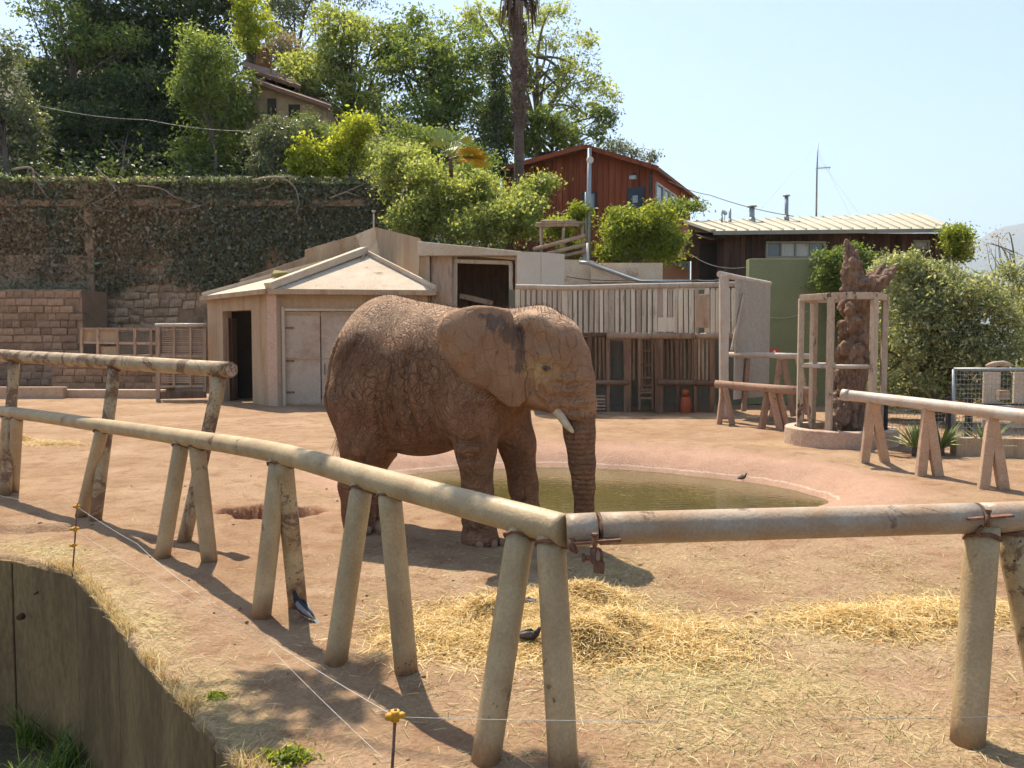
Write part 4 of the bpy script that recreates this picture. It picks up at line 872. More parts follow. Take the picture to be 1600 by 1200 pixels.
gt = thing('slatted_gate', 'slatted wooden gate with a pipe top beside the dark doorway', 'gate', (PX(283, d), d, 0))
B().tube([P(243, 508, d), P(323, 508, d)], .07, 12).build('top_pipe', m_pale, gt)
bars(gt, [((247, 510), (247, 628), .15), ((272, 512), (272, 605), .08), ((298, 512), (298, 605), .08), ((320, 512), (320, 612), .12)], d - .05, m_oldwood, 'stile')
bars(gt, [((243, 556), (323, 556), .10), ((250, 604), (323, 603), .08)], d - .02, m_oldwood, 'rail'); bars(gt, [((250, 618), (322, 616), .26)], d - .02, m_darkwood, 'kickboard')
for y_ in list(np.arange(515, 554, 3.4)) + list(np.arange(560, 600, 3.4)):
    B().bar(P(253, y_, d + .06), P(317, y_, d + .06), .03, .045).build('slat', m_oldwood, gt)
# ------------------------------------------------------------------ concrete elephant shelter
es = thing('elephant_shelter', 'concrete elephant shelter with a faceted roof and double doors', 'shelter', (PX(540, 27), 27, 0))
f0 = P(325, 640, 30.0); f1 = P(428, 640, 26.6); f2 = P(660, 640, 26.9)
A = Vector((PX(325, 30.0), 30.0, 0)); Bq = Vector((PX(427, 26.6), 26.6, 0)); Cq = Vector((PX(668, 26.9), 26.9, 0)); TH = 0.35
wz = PZ(455, 26.6)
def facet(a, b, z0, z1, name, m, holes=(), t=TH):     # wall piece from a to b with openings cut as (s0,s1,z0,z1)
    u = (b - a); L = u.length; u.normalize(); n_ = Vector((u.y, -u.x, 0)); 
    if n_.y > 0: n_ = -n_
    hs = sorted(holes); s = 0; segs = []
    for (s0, s1, h0, h1) in hs:
        segs.append((s, s0, z0, z1)); 
        if h0 > z0 + .02: segs.append((s0, s1, z0, h0))
        if h1 < z1 - .02: segs.append((s0, s1, h1, z1))
        s = s1
    segs.append((s, L, z0, z1)); bld = B()
    for (s0, s1, q0, q1) in segs:
        if s1 - s0 < .01: continue
        p0, p1 = a + u * s0, a + u * s1; bld.slab([(p0.x, p0.y), (p1.x, p1.y), ((p1 - n_ * t).x, (p1 - n_ * t).y), ((p0 - n_ * t).x, (p0 - n_ * t).y)], q0, q1)
    return bld.build(name, m, es)
LAB = (Bq - A).length
def s_at(a, b, px):     # distance along a wall at which the pixel column falls
    k = (px - 800) / F; u = (b - a).normalized(); return (k * a.y - a.x) / (u.x - k * u.y)
sA, sB = s_at(A, Bq, 349), s_at(A, Bq, 394); sC, sD = s_at(Bq, Cq, 444), s_at(Bq, Cq, 590)
facet(A, Bq, -.2, wz, 'wall', m_conc, [(sA, sB, -.2, PZ(485, 28.3))])
facet(Bq, Cq, -.2, wz, 'wall', m_conc, [(sC, sD, -.2, PZ(484, 26.7))])
uB = (Cq - Bq).normalized(); nB = Vector((uB.y, -uB.x, 0))
for s0, s1 in ((sC, s_at(Bq, Cq, 501)), (s_at(Bq, Cq, 501), sD)):
    p0, p1 = Bq + uB * (s0 + .02) - nB * .06, Bq + uB * (s1 - .02) - nB * .06
    dd = B().slab([(p0.x, p0.y), (p1.x, p1.y), ((p1 - nB * .08).x, (p1 - nB * .08).y), ((p0 - nB * .08).x, (p0 - nB * .08).y)], .05, PZ(485, 26.7) - .03).build('door', surf('rust_washed_steel_door', (0.42, 0.33, 0.25), (0.48, 0.39, 0.31), .9, .7, .006, 30, (0.30, 0.17, 0.10), (.5, .75), .8), es, .01)
for s0 in (sC, sD):
    p0 = Bq + uB * s0 + nB * .02; B().box((p0.x, p0.y, wz * .43), (.10, .12, wz * .87)).build('door_frame', m_conc2, es)
p0, p1 = Bq + uB * sC + nB * .015, Bq + uB * sD + nB * .015; B().bar((p0.x, p0.y, PZ(484, 26.7)), (p1.x, p1.y, PZ(484, 26.7)), .1, .08).build('door_frame', m_conc2, es)
B().box((Bq.x + .06, Bq.y - .06, wz / 2), (.38, .30, wz + .16), Matrix.Rotation(R(-18), 3, 'Z'), .01).build('corner_pier', surf('pinkish_pier', (0.50, 0.33, 0.24), (0.47, 0.36, 0.26), 1.6, .9, .012, 24, (.3, .17, .11), (.55, .7), 1.4), es, .02)
m_hinge = surf('hinge_iron', (.16, .11, .08), (.22, .14, .10), 9)
for s0, dx in ((sC, .16), (sD, -.16)):
    for zz in (.45, 1.5, 2.6):
        p0 = Bq + uB * (s0 + dx) - nB * .045; B().box((p0.x, p0.y, zz), (.32, .03, .07)).build('hinge', m_hinge, es)
p0 = Bq + uB * (s_at(Bq, Cq, 501) + .14) - nB * .03; B().tube([(p0.x, p0.y, 1.05), (p0.x, p0.y - .05, 1.1), (p0.x, p0.y - .05, 1.35), (p0.x, p0.y, 1.4)], .018, 6).build('door_handle', m_hinge, es)
for zz in (.06, 1.58, PZ(486, 26.7) - .12):
    p0, p1 = Bq + uB * (sC + .05) - nB * .05, Bq + uB * (sD - .05) - nB * .05; B().bar((p0.x, p0.y, zz), (p1.x, p1.y, zz), .03, .06).build('door_batten', m_conc, es)
# dark inside
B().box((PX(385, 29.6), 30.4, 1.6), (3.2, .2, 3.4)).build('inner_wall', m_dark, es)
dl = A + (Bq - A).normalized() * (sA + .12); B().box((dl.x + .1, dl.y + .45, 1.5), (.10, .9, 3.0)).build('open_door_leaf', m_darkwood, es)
# roof facets: apex behind the front wall
apx = P(570, 396, 29.2); Lz = wz + .06
Af = Vector((A.x - .15, A.y - .1, Lz - .05)); Bf = Vector((Bq.x - .05, Bq.y - .32, Lz)); Cf = Vector((Cq.x + .3, Cq.y - .2, Lz - .02))
ap2 = P(520, 409, 31.8)
B().sheet([Bf, Cf, apx], .12).build('roof_facet', m_conc2, es); B().sheet([Af, Bf, apx, ap2], .12).build('roof_facet', m_conc2, es)
B().sheet([Cf, Cf + Vector((.2, 4, 0)), apx], .12).build('roof_facet', m_conc2, es)
up_ = Vector((0, 0, .08)); B().bar(Bf + up_, apx + up_ * 1.5, .42, .24).build('roof_rib', m_conc2, es, .02); B().bar(P(548, 449, 27.4), P(571, 398, 29.1) + up_, .08, .12).build('roof_seam', m_conc, es)
B().bar(apx + up_, Cf + up_, .10, .14).build('roof_rib', m_conc2, es); B().bar(Af + up_ * .8, ap2 + up_, .22, .16).build('roof_rib', m_conc2, es)
for (px, py, w) in ((582, 419, .5), (438, 427, .55)):
    c = P(px, py, 28.3 if px > 500 else 29.4); b = B().box(c, (w, .45, .12), Matrix.Rotation(R(20), 3, 'X'), .06); b.build('moss_patch', surf('roof_moss', (.22, .20, .07), (.30, .26, .10), 8, .95, .03, 30), es, .03)
# fascia under the eaves
B().bar(Bf - up_ * 1.2, Cf - up_ * 1.2, .2, .16).build('eave', m_conc, es); B().bar(Af - up_, Bf - up_, .2, .16).build('eave', m_conc, es)
# stepped parapet behind
PD = 32.2
pz = lambda px, py: (PX(px, PD), PZ(py, PD))
B().prism([pz(365, 640), pz(700, 640), pz(700, 381), pz(662, 378), pz(585, 359), pz(478, 390), pz(478, 402), pz(376, 437)], PD, PD + .4).build('parapet', m_conc, es, .02)
B().tube([P(584, 362, PD + .2), P(584, 331, PD + .2)], .035, 8).build('vent_pipe', m_pale, es); B().tube([P(584, 332, PD + .2), P(584, 329, PD + .2)], .08, 8).build('vent_cap', m_pale, es)
# block with the big opening
bd = 27.6; X0, X1 = PX(655, bd), PX(812, bd); ZT = PZ(383, bd); o0, o1, oz1 = PX(672, bd), PX(805, bd), PZ(400, bd)
bb = B().box(((X0 + o0) / 2, bd + 1.6, ZT / 2), (o0 - X0, 3.2, ZT)); bb.build('side_wall', m_conc, es, .02)
B().box(((o1 + X1) / 2, bd + 1.6, ZT / 2 - .1), (X1 - o1, 3.2, ZT - .2)).build('side_wall', m_conc, es, .02)
B().prism([(X0 - .02, ZT + .12), (X1 + .05, ZT - .22), (X1 + .05, oz1), (X0 - .02, oz1)], bd - .12, bd + .3).build('lintel', m_conc2, es, .03)
B().sheet([(X0, bd + .2, ZT + .02), (X1, bd + .2, ZT - .3), (X1, bd + 4.2, ZT - .2), (X0, bd + 4.2, ZT + .15)], .2).build('roof_slab', m_conc2, es)
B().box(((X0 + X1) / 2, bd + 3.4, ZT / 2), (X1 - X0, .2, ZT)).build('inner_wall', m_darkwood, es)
B().sheet([(PX(560, PD), PD, PZ(372, PD)), (PX(590, PD), PD, PZ(360, PD)), (X0 + .1, bd, ZT + .1), (X0 - .1, bd, 0), (PX(560, PD), PD, 0)], .15).build('flank_wall', m_conc, es)
B().bar(P(711, 402, bd + .5), P(711, 500, bd + .5), .15, .16, Vector((1, 0, 0))).build('prop', m_greywood, es); B().bar(P(709, 408, bd + .45), P(800, 411, bd + .45), .12, .13).build('cross_beam', m_greywood, es)
B().bar(P(718, 462, bd + .9), P(770, 474, bd + .9), .12, .18).build('cross_beam', m_oldwood, es); B().bar(P(798, 412, bd + .4), P(799, 490, bd + .4), .14, .14, Vector((1, 0, 0))).build('prop', m_greywood, es)
B().box((PX(690, bd), bd + .25, PZ(440, bd)), (PX(707, bd) - PX(674, bd), .1, PZ(402, bd) - PZ(482, bd))).build('infill_panel', m_oldwood, es)
B().box(((o0 + o1) / 2, bd + 1.4, PZ(490, bd)), (o1 - o0, 2.6, .15)).build('loft_floor', m_darkwood, es)
# ------------------------------------------------------------------ white panel, slatted shed front
wp_ = thing('metal_panel', 'pale square sheet metal panel beside the shelter roof', 'panel', P(845, 445, 25.2))
for a, b in ((808, 845), (845.6, 882)):
    B().sheet([P(a, 446, 25.2), P(b, 446, 25.2), P(b, 397 if a > 840 else 394, 25.2), P(a, 394 if a > 840 else 393, 25.2)], .05).build('sheet', surf('cream_sheet', (0.54, 0.49, 0.41), (0.48, 0.43, 0.36), 1, .6, .003, 30), wp_)
B().bar(P(810, 446, 25.3), P(810, 520, 25.3), .1, .1, Vector((1, 0, 0))).build('leg', m_greywood, wp_)
FD = 24.3
sh = thing('slatted_shed', 'long pen front of pale upright slats above dark lower frames', 'shed', (PX(980, FD), FD, 0))
rw = random.Random(4)
B().tube([P(806, 448, FD), P(885, 450, FD), P(1000, 447, FD), P(1166, 444, FD)], .085, 10).build('top_rail', m_greywood, sh)
B().tube([P(806, 521, FD + .02), P(948, 523, FD + .02)], .08, 10).build('mid_rail', m_darkwood, sh); B().tube([P(948, 524, FD - .05), P(1085, 525, FD - .05)], .10, 10).build('mid_rail', m_oldwood, sh); B().tube([P(1085, 525, FD - .03), P(1200, 523, FD - .03)], .09, 10).build('mid_rail', m_oldwood, sh)
x = 809.0; k = 0
while x < 1166:
    wd = (5.4 if k % 9 else 7.6) * rw.uniform(.9, 1.1); top = 449 if x > 885 else 447
    m_ = m_greywood
    if not (1092 < x < 1102):
        B().bar(P(x, 523 + rw.uniform(-1, 3), FD + rw.uniform(-.01, .02)), P(x + rw.uniform(-.5, .5), top + 1, FD + rw.uniform(-.01, .02)), .05, wd * FD / F, Vector((1, 0, 0)), .006).build('slat', m_, sh)
    x += 8.3 * rw.uniform(.93, 1.07); k += 1
B().box(P(1097, 486, FD - .05), (.42, .06, 1.0), None, .01).build('patch_board', m_oldwood, sh)
for (a, b, y0_, y1_) in ((1028, 1054, 496, 518),): B().box(P((a + b) / 2, (y0_ + y1_) / 2, FD - .045), ((b - a) * FD / F, .03, (y1_ - y0_) * FD / F)).build('patch_board', m_greywood, sh)
for px in (921, 950, 978, 983, 1026, 1033, 1058, 1086, 1112, 1128):
    B().bar(P(px, 648, FD), P(px, 522, FD), .11, (5.5 if px not in (978, 1026, 1112) else 8) * FD / F, Vector((1, 0, 0)), .01).build('post', m_darkwood, sh)
B().tube([P(915, 597, FD - .06), P(982, 598, FD - .06)], .075, 8).build('low_rail', m_darkwood, sh); B().tube([P(1027, 597, FD - .06), P(1130, 599, FD - .06)], .09, 8).build('low_rail', m_darkwood, sh)
for px in list(np.arange(924, 948, 6.5)) + [990, 997] + list(np.arange(1037, 1084, 6.6)) + list(np.arange(1092, 1110, 6.2)):
    B().bar(P(px, 594, FD + .03), P(px + rw.uniform(-1, 1), 526, FD + .03), .04, 3.4 * FD / F, Vector((1, 0, 0)), .006).build('slat', m_darkwood if px < 1080 else m_oldwood, sh)
wire_panel(sh, 954, 530, 976, 594, FD + .04, 10, 26, .006); wire_panel(sh, 1113, 530, 1127, 594, FD + .04, 7, 26, .006); wire_panel(sh, 924, 601, 975, 645, FD + .05, 22, 18, .006); wire_panel(sh, 1036, 602, 1110, 645, FD + .05, 30, 18, .006)
for px in (999, 1019): B().bar(P(px, 640, FD - .06), P(px, 528, FD - .06), .08, .07, Vector((1, 0, 0)), .004).build('door_stile', m_darkwood, sh)
for py in (530, 548, 570, 590, 602, 609, 613, 622): B().bar(P(998, py, FD - .07), P(1020, py, FD - .07), .05, .055, jit=.005).build('door_rung', m_darkwood, sh)
for px in (1003, 1008, 1014): B().bar(P(px, 612, FD - .03), P(px, 530, FD - .03), .03, .05, Vector((1, 0, 0)), .004).build('door_slat', m_darkwood, sh)
for py in (613, 618, 623, 628, 633): B().bar(P(925, py + 6, FD - .02), P(946, py + 6, FD - .02), .03, .05).build('low_slat', m_oldwood, sh)
B().box((PX(1000, FD + 3), FD + 3.0, 1.9), (PX(1210, FD + 3) - PX(800, FD + 3), .15, 4.0)).build('back_wall', surf('green_grey_plaster', (.17, .17, .12), (.13, .13, .095), 1.0), sh)
B().sheet([P(806, 523, FD + .15), P(1130, 523, FD + .15), P(1130, 523, FD + .15) + Vector((0, 2.8, 0)), P(806, 523, FD + .15) + Vector((0, 2.8, 0))], .05).build('shade_sheet', m_darkwood, sh)  # unseen sheet that keeps the pen below it dark
c = P(1071, 648, FD - .25); gc = thing('gas_cylinder', 'orange gas cylinder standing at the foot of the shed front', 'gas cylinder', Vector((c.x, c.y, gz(c.x, c.y))))
m_or = surf('orange_enamel', (0.36, 0.085, 0.035), (0.30, 0.07, 0.03), 6, .5, .002); c = Vector((c.x, c.y, gz(c.x, c.y)))
B().tube([c + Vector((0, 0, z)) for z in (0.0, .04, .10, .40, .47, .52)], [.12, .145, .16, .16, .12, .05], 18).build('tank', m_or, gc); B().tube([c + Vector((0, 0, .52)), c + Vector((0, 0, .70))], .11, 14).build('collar', m_or, gc); B().tube([c + Vector((0, 0, .0)), c + Vector((0, 0, .03))], .165, 14).build('foot_ring', m_or, gc)
# corrugated side screen with sloping beam
sc = thing('corrugated_screen', 'corrugated pen screen with a tall pole and sloping top beam', 'screen', G(1132, 655))
sd = 21.6
B().bar(P(1131, 655, sd), P(1131, 430, sd), .20, .22, Vector((1, 0, 0)), .012).build('pole', m_pale, sc, .02); B().tube([P(1124, 428, sd), P(1160, 436, sd + .8), P(1202, 444, sd + 1.8)], .085, 12).build('top_beam', m_greywood, sc)
a0, a1 = P(1146, 600, sd + .4), P(1201, 600, sd + 1.8); n = 112; pts_ = []
for i in range(n + 1):
    q = i / n; p = a0 + (a1 - a0) * q; nn = Vector((a1.y - a0.y, -(a1.x - a0.x), 0)).normalized(); pts_.append(p + nn * .03 * math.sin(i * math.pi / 2 * 1.0))
zt0, zt1 = PZ(436, sd + .4), PZ(446, sd + 1.8); b = B(); vv_ = []
for i, p in enumerate(pts_): zt = zt0 + (zt1 - zt0) * i / n; vv_ += [(p.x, p.y, .55), (p.x, p.y, zt)]
b.add(vv_, [(2 * i, 2 * i + 2, 2 * i + 3, 2 * i + 1) for i in range(n)]); o = b.build('sheet', surf('rust_streaked_sheet', (0.52, 0.46, 0.38), (0.44, 0.37, 0.29), 1.2, .6, .003, 30, (0.20, 0.115, 0.07), (.56, .72), 1.6, (1, 1, .4)), sc)
so = o.modifiers.new('solid', 'SOLIDIFY'); so.thickness = .006
B().bar(P(1143, 548, sd + .2), P(1162, 458, sd + .6), .06, .06, Vector((1, 0, 0))).build('brace', m_greywood, sc)
# ------------------------------------------------------------------ timber trestles by the pen corner
m_log = surf('reddish_log', (0.42, 0.265, 0.18), (0.34, 0.21, 0.14), 2, .9, .01, 30, (0.18, 0.10, .07), (.55, .7), 3, rnd=.3)
def trestle(label, rail, r, legs, d, w=.17):
    th = thing('timber_trestle', label, 'barrier', G(legs[0][0], legs[0][1]), 'timber trestles at the pen corner')
    B().tube([P(px, py, dd) for px, py, dd in rail], r, 14).build('rail', m_pale if 'upper' in label else m_log, th)
    for (fx, fy, tx, ty_, dd) in legs:
        B().bar(P(fx, fy, dd) - Vector((0, 0, .05)), P(tx, ty_, dd + .1), .13, w, Vector((0, 1, 0)), .01).build('leg', m_log, th, .02)
trestle('lower log rail on splayed timber legs left of the trunk cage', [(1118, 600, 20.9), (1150, 603, 20.6), (1200, 607, 19.6), (1273, 612, 18.2)], .105, [(1123, 662, 1130, 606, 20.8), (1144, 661, 1133, 606, 20.6), (1190, 668, 1199, 612, 19.7), (1221, 678, 1205, 612, 19.4), (1232, 680, 1216, 612, 19.5), (1247, 672, 1256, 614, 18.6), (1272, 680, 1262, 614, 18.4)], 20)
trestle('upper pipe rail on crossed legs beside the corrugated screen', [(1136, 554, 22.2), (1200, 555, 21.4), (1268, 557, 20.4)], .075, [(1206, 650, 1219, 560, 21.5), (1240, 648, 1224, 560, 21.2), (1263, 645, 1248, 560, 20.9), (1162, 640, 1168, 560, 22.2)], 21, .13)
o = B().box(P(1210, 549, 22.0), (.26, .05, .14)).build('warning_sign', surf('red_sign', (.55, .07, .03), (.5, .06, .03), 5, .5, 0)); tag(o, 'small red sign with a white dot above the upper trestle', 'sign')
q_ = P(1210, 549.5, 21.97); B().tube([q_, q_ + Vector((0, -.006, 0))], .04, 12).build('symbol', surf('sign_white', (.7, .68, .64), (.65, .62, .6), 5, .5, 0)).parent = o
# ------------------------------------------------------------------ dead trunk in its cage and ring planter
pc = G(1316, 702); pc.y += 1.05; pc.x = PX(1316, pc.y)
pl = thing('ring_planter', 'round low concrete planter ring holding the dead trunk', 'planter', pc)
m_plant = surf('dusty_ring_concrete', (0.46, 0.31, 0.22), (0.52, 0.38, 0.28), 1.6, .9, .012, 24, (.3, .18, .12), (.52, .7), 2)
ro, ri, hh_ = 1.12, .93, .34; n = 40; vv_ = []; fs = []
for i in range(n):
    a = 2 * math.pi * i / n; c_, s_2 = math.cos(a), math.sin(a)
    for r_, z_ in ((ro + .02, -.25), (ro, hh_ - .02), (ro - .02, hh_), (ri, hh_), (ri, .1)): vv_.append(pc + Vector((r_ * c_, r_ * s_2, z_)))
for i in range(n):
    for j in range(4): fs.append((i * 5 + j, ((i + 1) % n) * 5 + j, ((i + 1) % n) * 5 + j + 1, i * 5 + j + 1))
B().add(vv_, fs).build('ring', m_plant, pl); B().add([pc + Vector((ri * math.cos(2 * math.pi * i / n), ri * math.sin(2 * math.pi * i / n), .2)) for i in range(n)], [list(range(n))]).build('soil', m_hill, pl)
cg = thing('trunk_cage', 'open octagonal cage of weathered posts round the dead trunk', 'cage', pc + Vector((0, 0, .2)))
m_cage = surf('peeling_cream_timber', (0.48, 0.38, 0.28), (0.42, 0.31, 0.22), 2.2, .85, .008, 30, (0.10, 0.06, 0.045), (.58, .64), 3.2, (1, 1, .4))
cr = .84; ctop = PZ(467, pc.y); cmid = PZ(572, pc.y - .3); cp = []
for i in range(6):
    a = R(-90 + 30 + i * 60 - 8); p = pc + Vector((cr * math.cos(a), cr * math.sin(a), 0)); cp.append(p)
    B().bar((p.x, p.y, .22), (p.x, p.y, ctop), .12, .12, Vector((math.cos(a), math.sin(a), 0)), .008).build('post', m_cage, cg, .012)
for i in range(6):
    a, b = cp[i], cp[(i + 1) % 6]
    B().bar((a.x, a.y, ctop + .02), (b.x, b.y, ctop + .02), .12, .13, jit=.006).build('top_rail', m_cage, cg, .01)
    if i in (3, 4, 5) or i == 2: 
        B().tube([(a.x, a.y, cmid), (b.x, b.y, cmid)], .045, 10).build('mid_rail', m_pale, cg)
# gnarled trunk: knotted mass with two spires
m_gnarl = NT('gnarled_wood'); t = m_gnarl; v = t.coord(); a = t.noise(v, 3, 7, .65, .8); g = t.noise(t.coord((1, 1, .5)), 7, 6, .7, 1.0); ring_ = t.noise(t.coord((6, 6, 1)), 3, 6, .65, .5)
col = t.mix(t.rng(a, .35, .65), (0.29, 0.18, 0.12), (0.39, 0.26, 0.18)); col = t.mix(t.rng(ring_, .5, .65, 0, .75), col, (0.14, 0.08, 0.055)); col = t.mix(t.rng(g, .32, .46, .8, 0), col, (.10, .055, .038))
t.bsdf(col, .9, t.bump(t.math('ADD', t.math('ADD', a, ring_), t.rng(g, .3, .6)), .04, 1), spec=.15); m_gnarl = t.m
tk = thing('dead_tree_trunk', 'knobbly reddish dead tree trunk with a spike and a broken limb', 'tree trunk', pc + Vector((0, 0, .2)))
tp_ = lambda px, py: P(px, py, pc.y)
rg = random.Random(12); sc_ = pc.y / F
spine = [(1330, 690, 34), (1328, 650, 31), (1330, 610, 30), (1338, 570, 27), (1340, 530, 27), (1341, 490, 24), (1345, 460, 27), (1348, 440, 25)]
bm = bmesh.new()
def blob(bm, c, r, sx=1, sz=1):
    M = Matrix.Translation(c) @ Matrix.Rotation(rg.uniform(0, 6), 4, 'Z') @ Matrix.Rotation(rg.uniform(-.5, .5), 4, 'X') @ Matrix.Diagonal((r * sx, r, r * sz, 1)); bmesh.ops.create_icosphere(bm, subdivisions=2, radius=1, matrix=M)
def tube_bm(bm, pts, rad):
    bld = B().tube(smooth_path(pts, 4), list(np.interp(np.linspace(0, 1, (len(pts) - 1) * 4 + 1), np.linspace(0, 1, len(rad)), rad)), 12); vs_ = [bm.verts.new(p) for p in bld.v]
    for f in bld.f: bm.faces.new([vs_[i] for i in f])
tube_bm(bm, [tp_(x, y) for x, y, r in spine], [r * sc_ * .70 for x, y, r in spine])
tube_bm(bm, [tp_(1343, 455), tp_(1332, 430), tp_(1330, 405), tp_(1322, 374)], [.26, .24, .16, .03])
for (ex_, ey_, q) in ((1405, 414, .3), (1398, 426, .1), (1392, 410, .5), (1378, 432, -.3), (1372, 420, .6)): tube_bm(bm, [tp_(1345, 458), tp_((1345 + ex_) / 2 + 4, (455 + ey_) / 2 + 4) + Vector((0, q * .3, 0)), tp_(ex_, ey_) + Vector((0, q * .6, 0))], [.2, .13, .045])
for k in range(130):
    i = rg.random() * (len(spine) - 1); j = int(i); q = i - j; x_, y_, r_ = [spine[j][z] * (1 - q) + spine[j + 1][z] * q for z in range(3)]
    a = rg.uniform(0, 6.283); c = tp_(x_, y_) + Vector((math.cos(a), math.sin(a), 0)) * r_ * sc_ * rg.uniform(.6, .98); blob(bm, c, rg.uniform(.06, .15), rg.uniform(.7, 1.2), rg.uniform(.8, 1.6))
for k in range(14): blob(bm, tp_(rg.uniform(1322, 1338), rg.uniform(390, 455)) + Vector((0, rg.uniform(-.2, .1), 0)), rg.uniform(.05, .10), 1, 1.5)
me = bpy.data.meshes.new('trunk'); bm.to_mesh(me); bm.free()
for vt in me.vertices: vt.co -= (pc + Vector((0, 0, .2)))
o = put('trunk', me, m_gnarl, tk); rm = o.modifiers.new('re', 'REMESH'); rm.mode = 'VOXEL'; rm.voxel_size = .026; rm.use_smooth_shade = True; sm_ = o.modifiers.new('sm', 'SMOOTH'); sm_.iterations = 1
tx = bpy.data.textures.new('knots', 'CLOUDS'); tx.noise_scale = .11; tx.noise_depth = 4; dm = o.modifiers.new('knots', 'DISPLACE'); dm.texture = tx; dm.strength = .11; dm.mid_level = .5; dm.texture_coords = 'LOCAL'
# ------------------------------------------------------------------ green plaster wall
gd = 27.2
gw = thing('green_wall', 'olive green plastered wall with patches worn white', 'wall', (PX(1230, gd), gd, 0))
B().box(((PX(1169, gd) + PX(1420, gd)) / 2, gd + .2, PZ(404, gd) / 2), (PX(1420, gd) - PX(1169, gd), .4, PZ(404, gd))).build('plaster', surf('olive_plaster', (0.20, 0.21, 0.105), (0.25, 0.255, 0.135), .7, .85, .006, 20, (0.27, 0.27, 0.20), (.66, .70), 2.4), gw, .03)
wire('wall_cable', 'thin cable sagging across the olive green wall', [P(1130, 498, gd - .3), P(1205, 496, gd - .1), P(1262, 486, gd - .1)], .012, .1, m_greywood, 'cable')
# ------------------------------------------------------------------ dark timber house with pale metal roof
hd_ = 34.0; dh = thing('timber_house', 'dark brown timber house with a pale ribbed metal roof', 'house', (PX(1290, hd_), hd_, PZ(440, hd_)))
m_plank = surf('dark_brown_plank', (0.062, 0.036, 0.028), (0.10, 0.056, 0.042), 1.6, .8, .006, 30, (0.035, 0.024, 0.02), (.52, .7), 2, (4, 4, .4), rnd=.55)
m_roofm = surf('pale_metal_roof', (0.42, 0.385, 0.29), (0.46, 0.42, 0.32), .7, .6, .003, 20, (0.38, 0.31, 0.2), (.55, .7), .8)
hx0, hx1 = PX(1130, hd_), PX(1482, hd_); hz0, hz1 = PZ(470, hd_), PZ(364, hd_)
B().box(((hx0 + hx1) / 2, hd_ + 2.5, (hz0 + hz1) / 2), (hx1 - hx0, 4.6, hz1 - hz0)).build('wall_core', m_plank, dh)
x = hx0
while x < hx1 - .1:
    w = .235; zlo = hz0
    if not (PX(1192, hd_) < x + w / 2 < PX(1288, hd_)): B().box((x + w / 2, hd_ + .15, (hz0 + hz1) / 2), (w - .02, .06, hz1 - hz0), None, .004).build('plank', m_plank, dh)
    else: B().box((x + w / 2, hd_ + .15, (PZ(376, hd_) + hz1) / 2), (w - .02, .06, hz1 - PZ(376, hd_)), None, .004).build('plank', m_plank, dh)
    x += w
m_glass = NT('window_glass'); m_glass.bsdf((0.12, 0.14, 0.15), 0.08, spec=.8); m_glass = m_glass.m
m_frame = surf('grey_green_frame', (0.30, 0.29, 0.24), (0.26, 0.25, 0.21), 5); m_curt = surf('white_curtain', (.55, .56, .54), (.46, .48, .47), 3, .9, .01, 8, stretch=(6, 6, .3))
def window(th, px0, px1, py0, py1, d, nm=2, curtain=True, fm=None, name='window', curt=m_curt):
    x0_, x1_, z0_, z1_ = PX(px0, d), PX(px1, d), PZ(py1, d), PZ(py0, d); fw = .09; b = B()
    for (c, s) in ((((x0_ + x1_) / 2, d, z0_), (x1_ - x0_ + fw, .14, fw)), (((x0_ + x1_) / 2, d, z1_), (x1_ - x0_ + fw, .14, fw)), ((x0_, d - .004, (z0_ + z1_) / 2), (fw, .14, z1_ - z0_)), ((x1_, d - .004, (z0_ + z1_) / 2), (fw, .14, z1_ - z0_))): b.box(c, s)
    w_ = b.build(name, fm or m_frame, th)
    for i in range(nm):
        xa, xb = x0_ + (x1_ - x0_) * i / nm, x0_ + (x1_ - x0_) * (i + 1) / nm
        B().box(((xa + xb) / 2, d + .03, (z0_ + z1_) / 2), (xb - xa - .05, .012, z1_ - z0_)).build('pane', m_glass if not (curtain and i in curtain_idx(nm)) else curt, w_)
        if i: B().box((xa, d + .0, (z0_ + z1_) / 2), (.05, .1, z1_ - z0_)).build('mullion', fm or m_frame, w_)
    return w_
def curtain_idx(n): return (1, 2) if n >= 4 else ((0,) if n == 1 else (0, 1))
window(dh, 1195, 1285, 379, 402, hd_ + .1, 4); window(dh, 1424, 1446, 377, 388, hd_ + .08, 1)
ev0, ev1 = PZ(361, hd_ - .7), PZ(357, hd_ - .7); rg0 = PZ(342, hd_ + 4.2)
e0, e1 = Vector((PX(1112, hd_ - .7), hd_ - .7, ev0)), Vector((PX(1492, hd_ - .7), hd_ - .7, ev1)); q0, q1 = P(1070, 346, hd_ + 3.4), P(1442, 333.5, hd_ + 4.2)
B().sheet([e0, e1, q1, q0], .08).build('roof', m_roofm, dh); B().bar(e0 - Vector((0, .03, .08)), e1 - Vector((0, .03, .08)), .06, .16).build('gutter', m_frame, dh)
for i in range(1, 21):
    q = i / 21.0; B().bar(e0 + (e1 - e0) * q + Vector((0, 0, .05)), q0 + (q1 - q0) * q + Vector((0, 0, .03)), .04, .06).build('roof_seam', m_roofm, dh)
e00 = Vector((PX(1112, hd_ - .7), hd_ - .7, ev0)); B().bar(e00 + Vector((0, 0, .02)), q0 + Vector((0, 0, .02)), .22, .12).build('barge_board', m_roofm, dh)
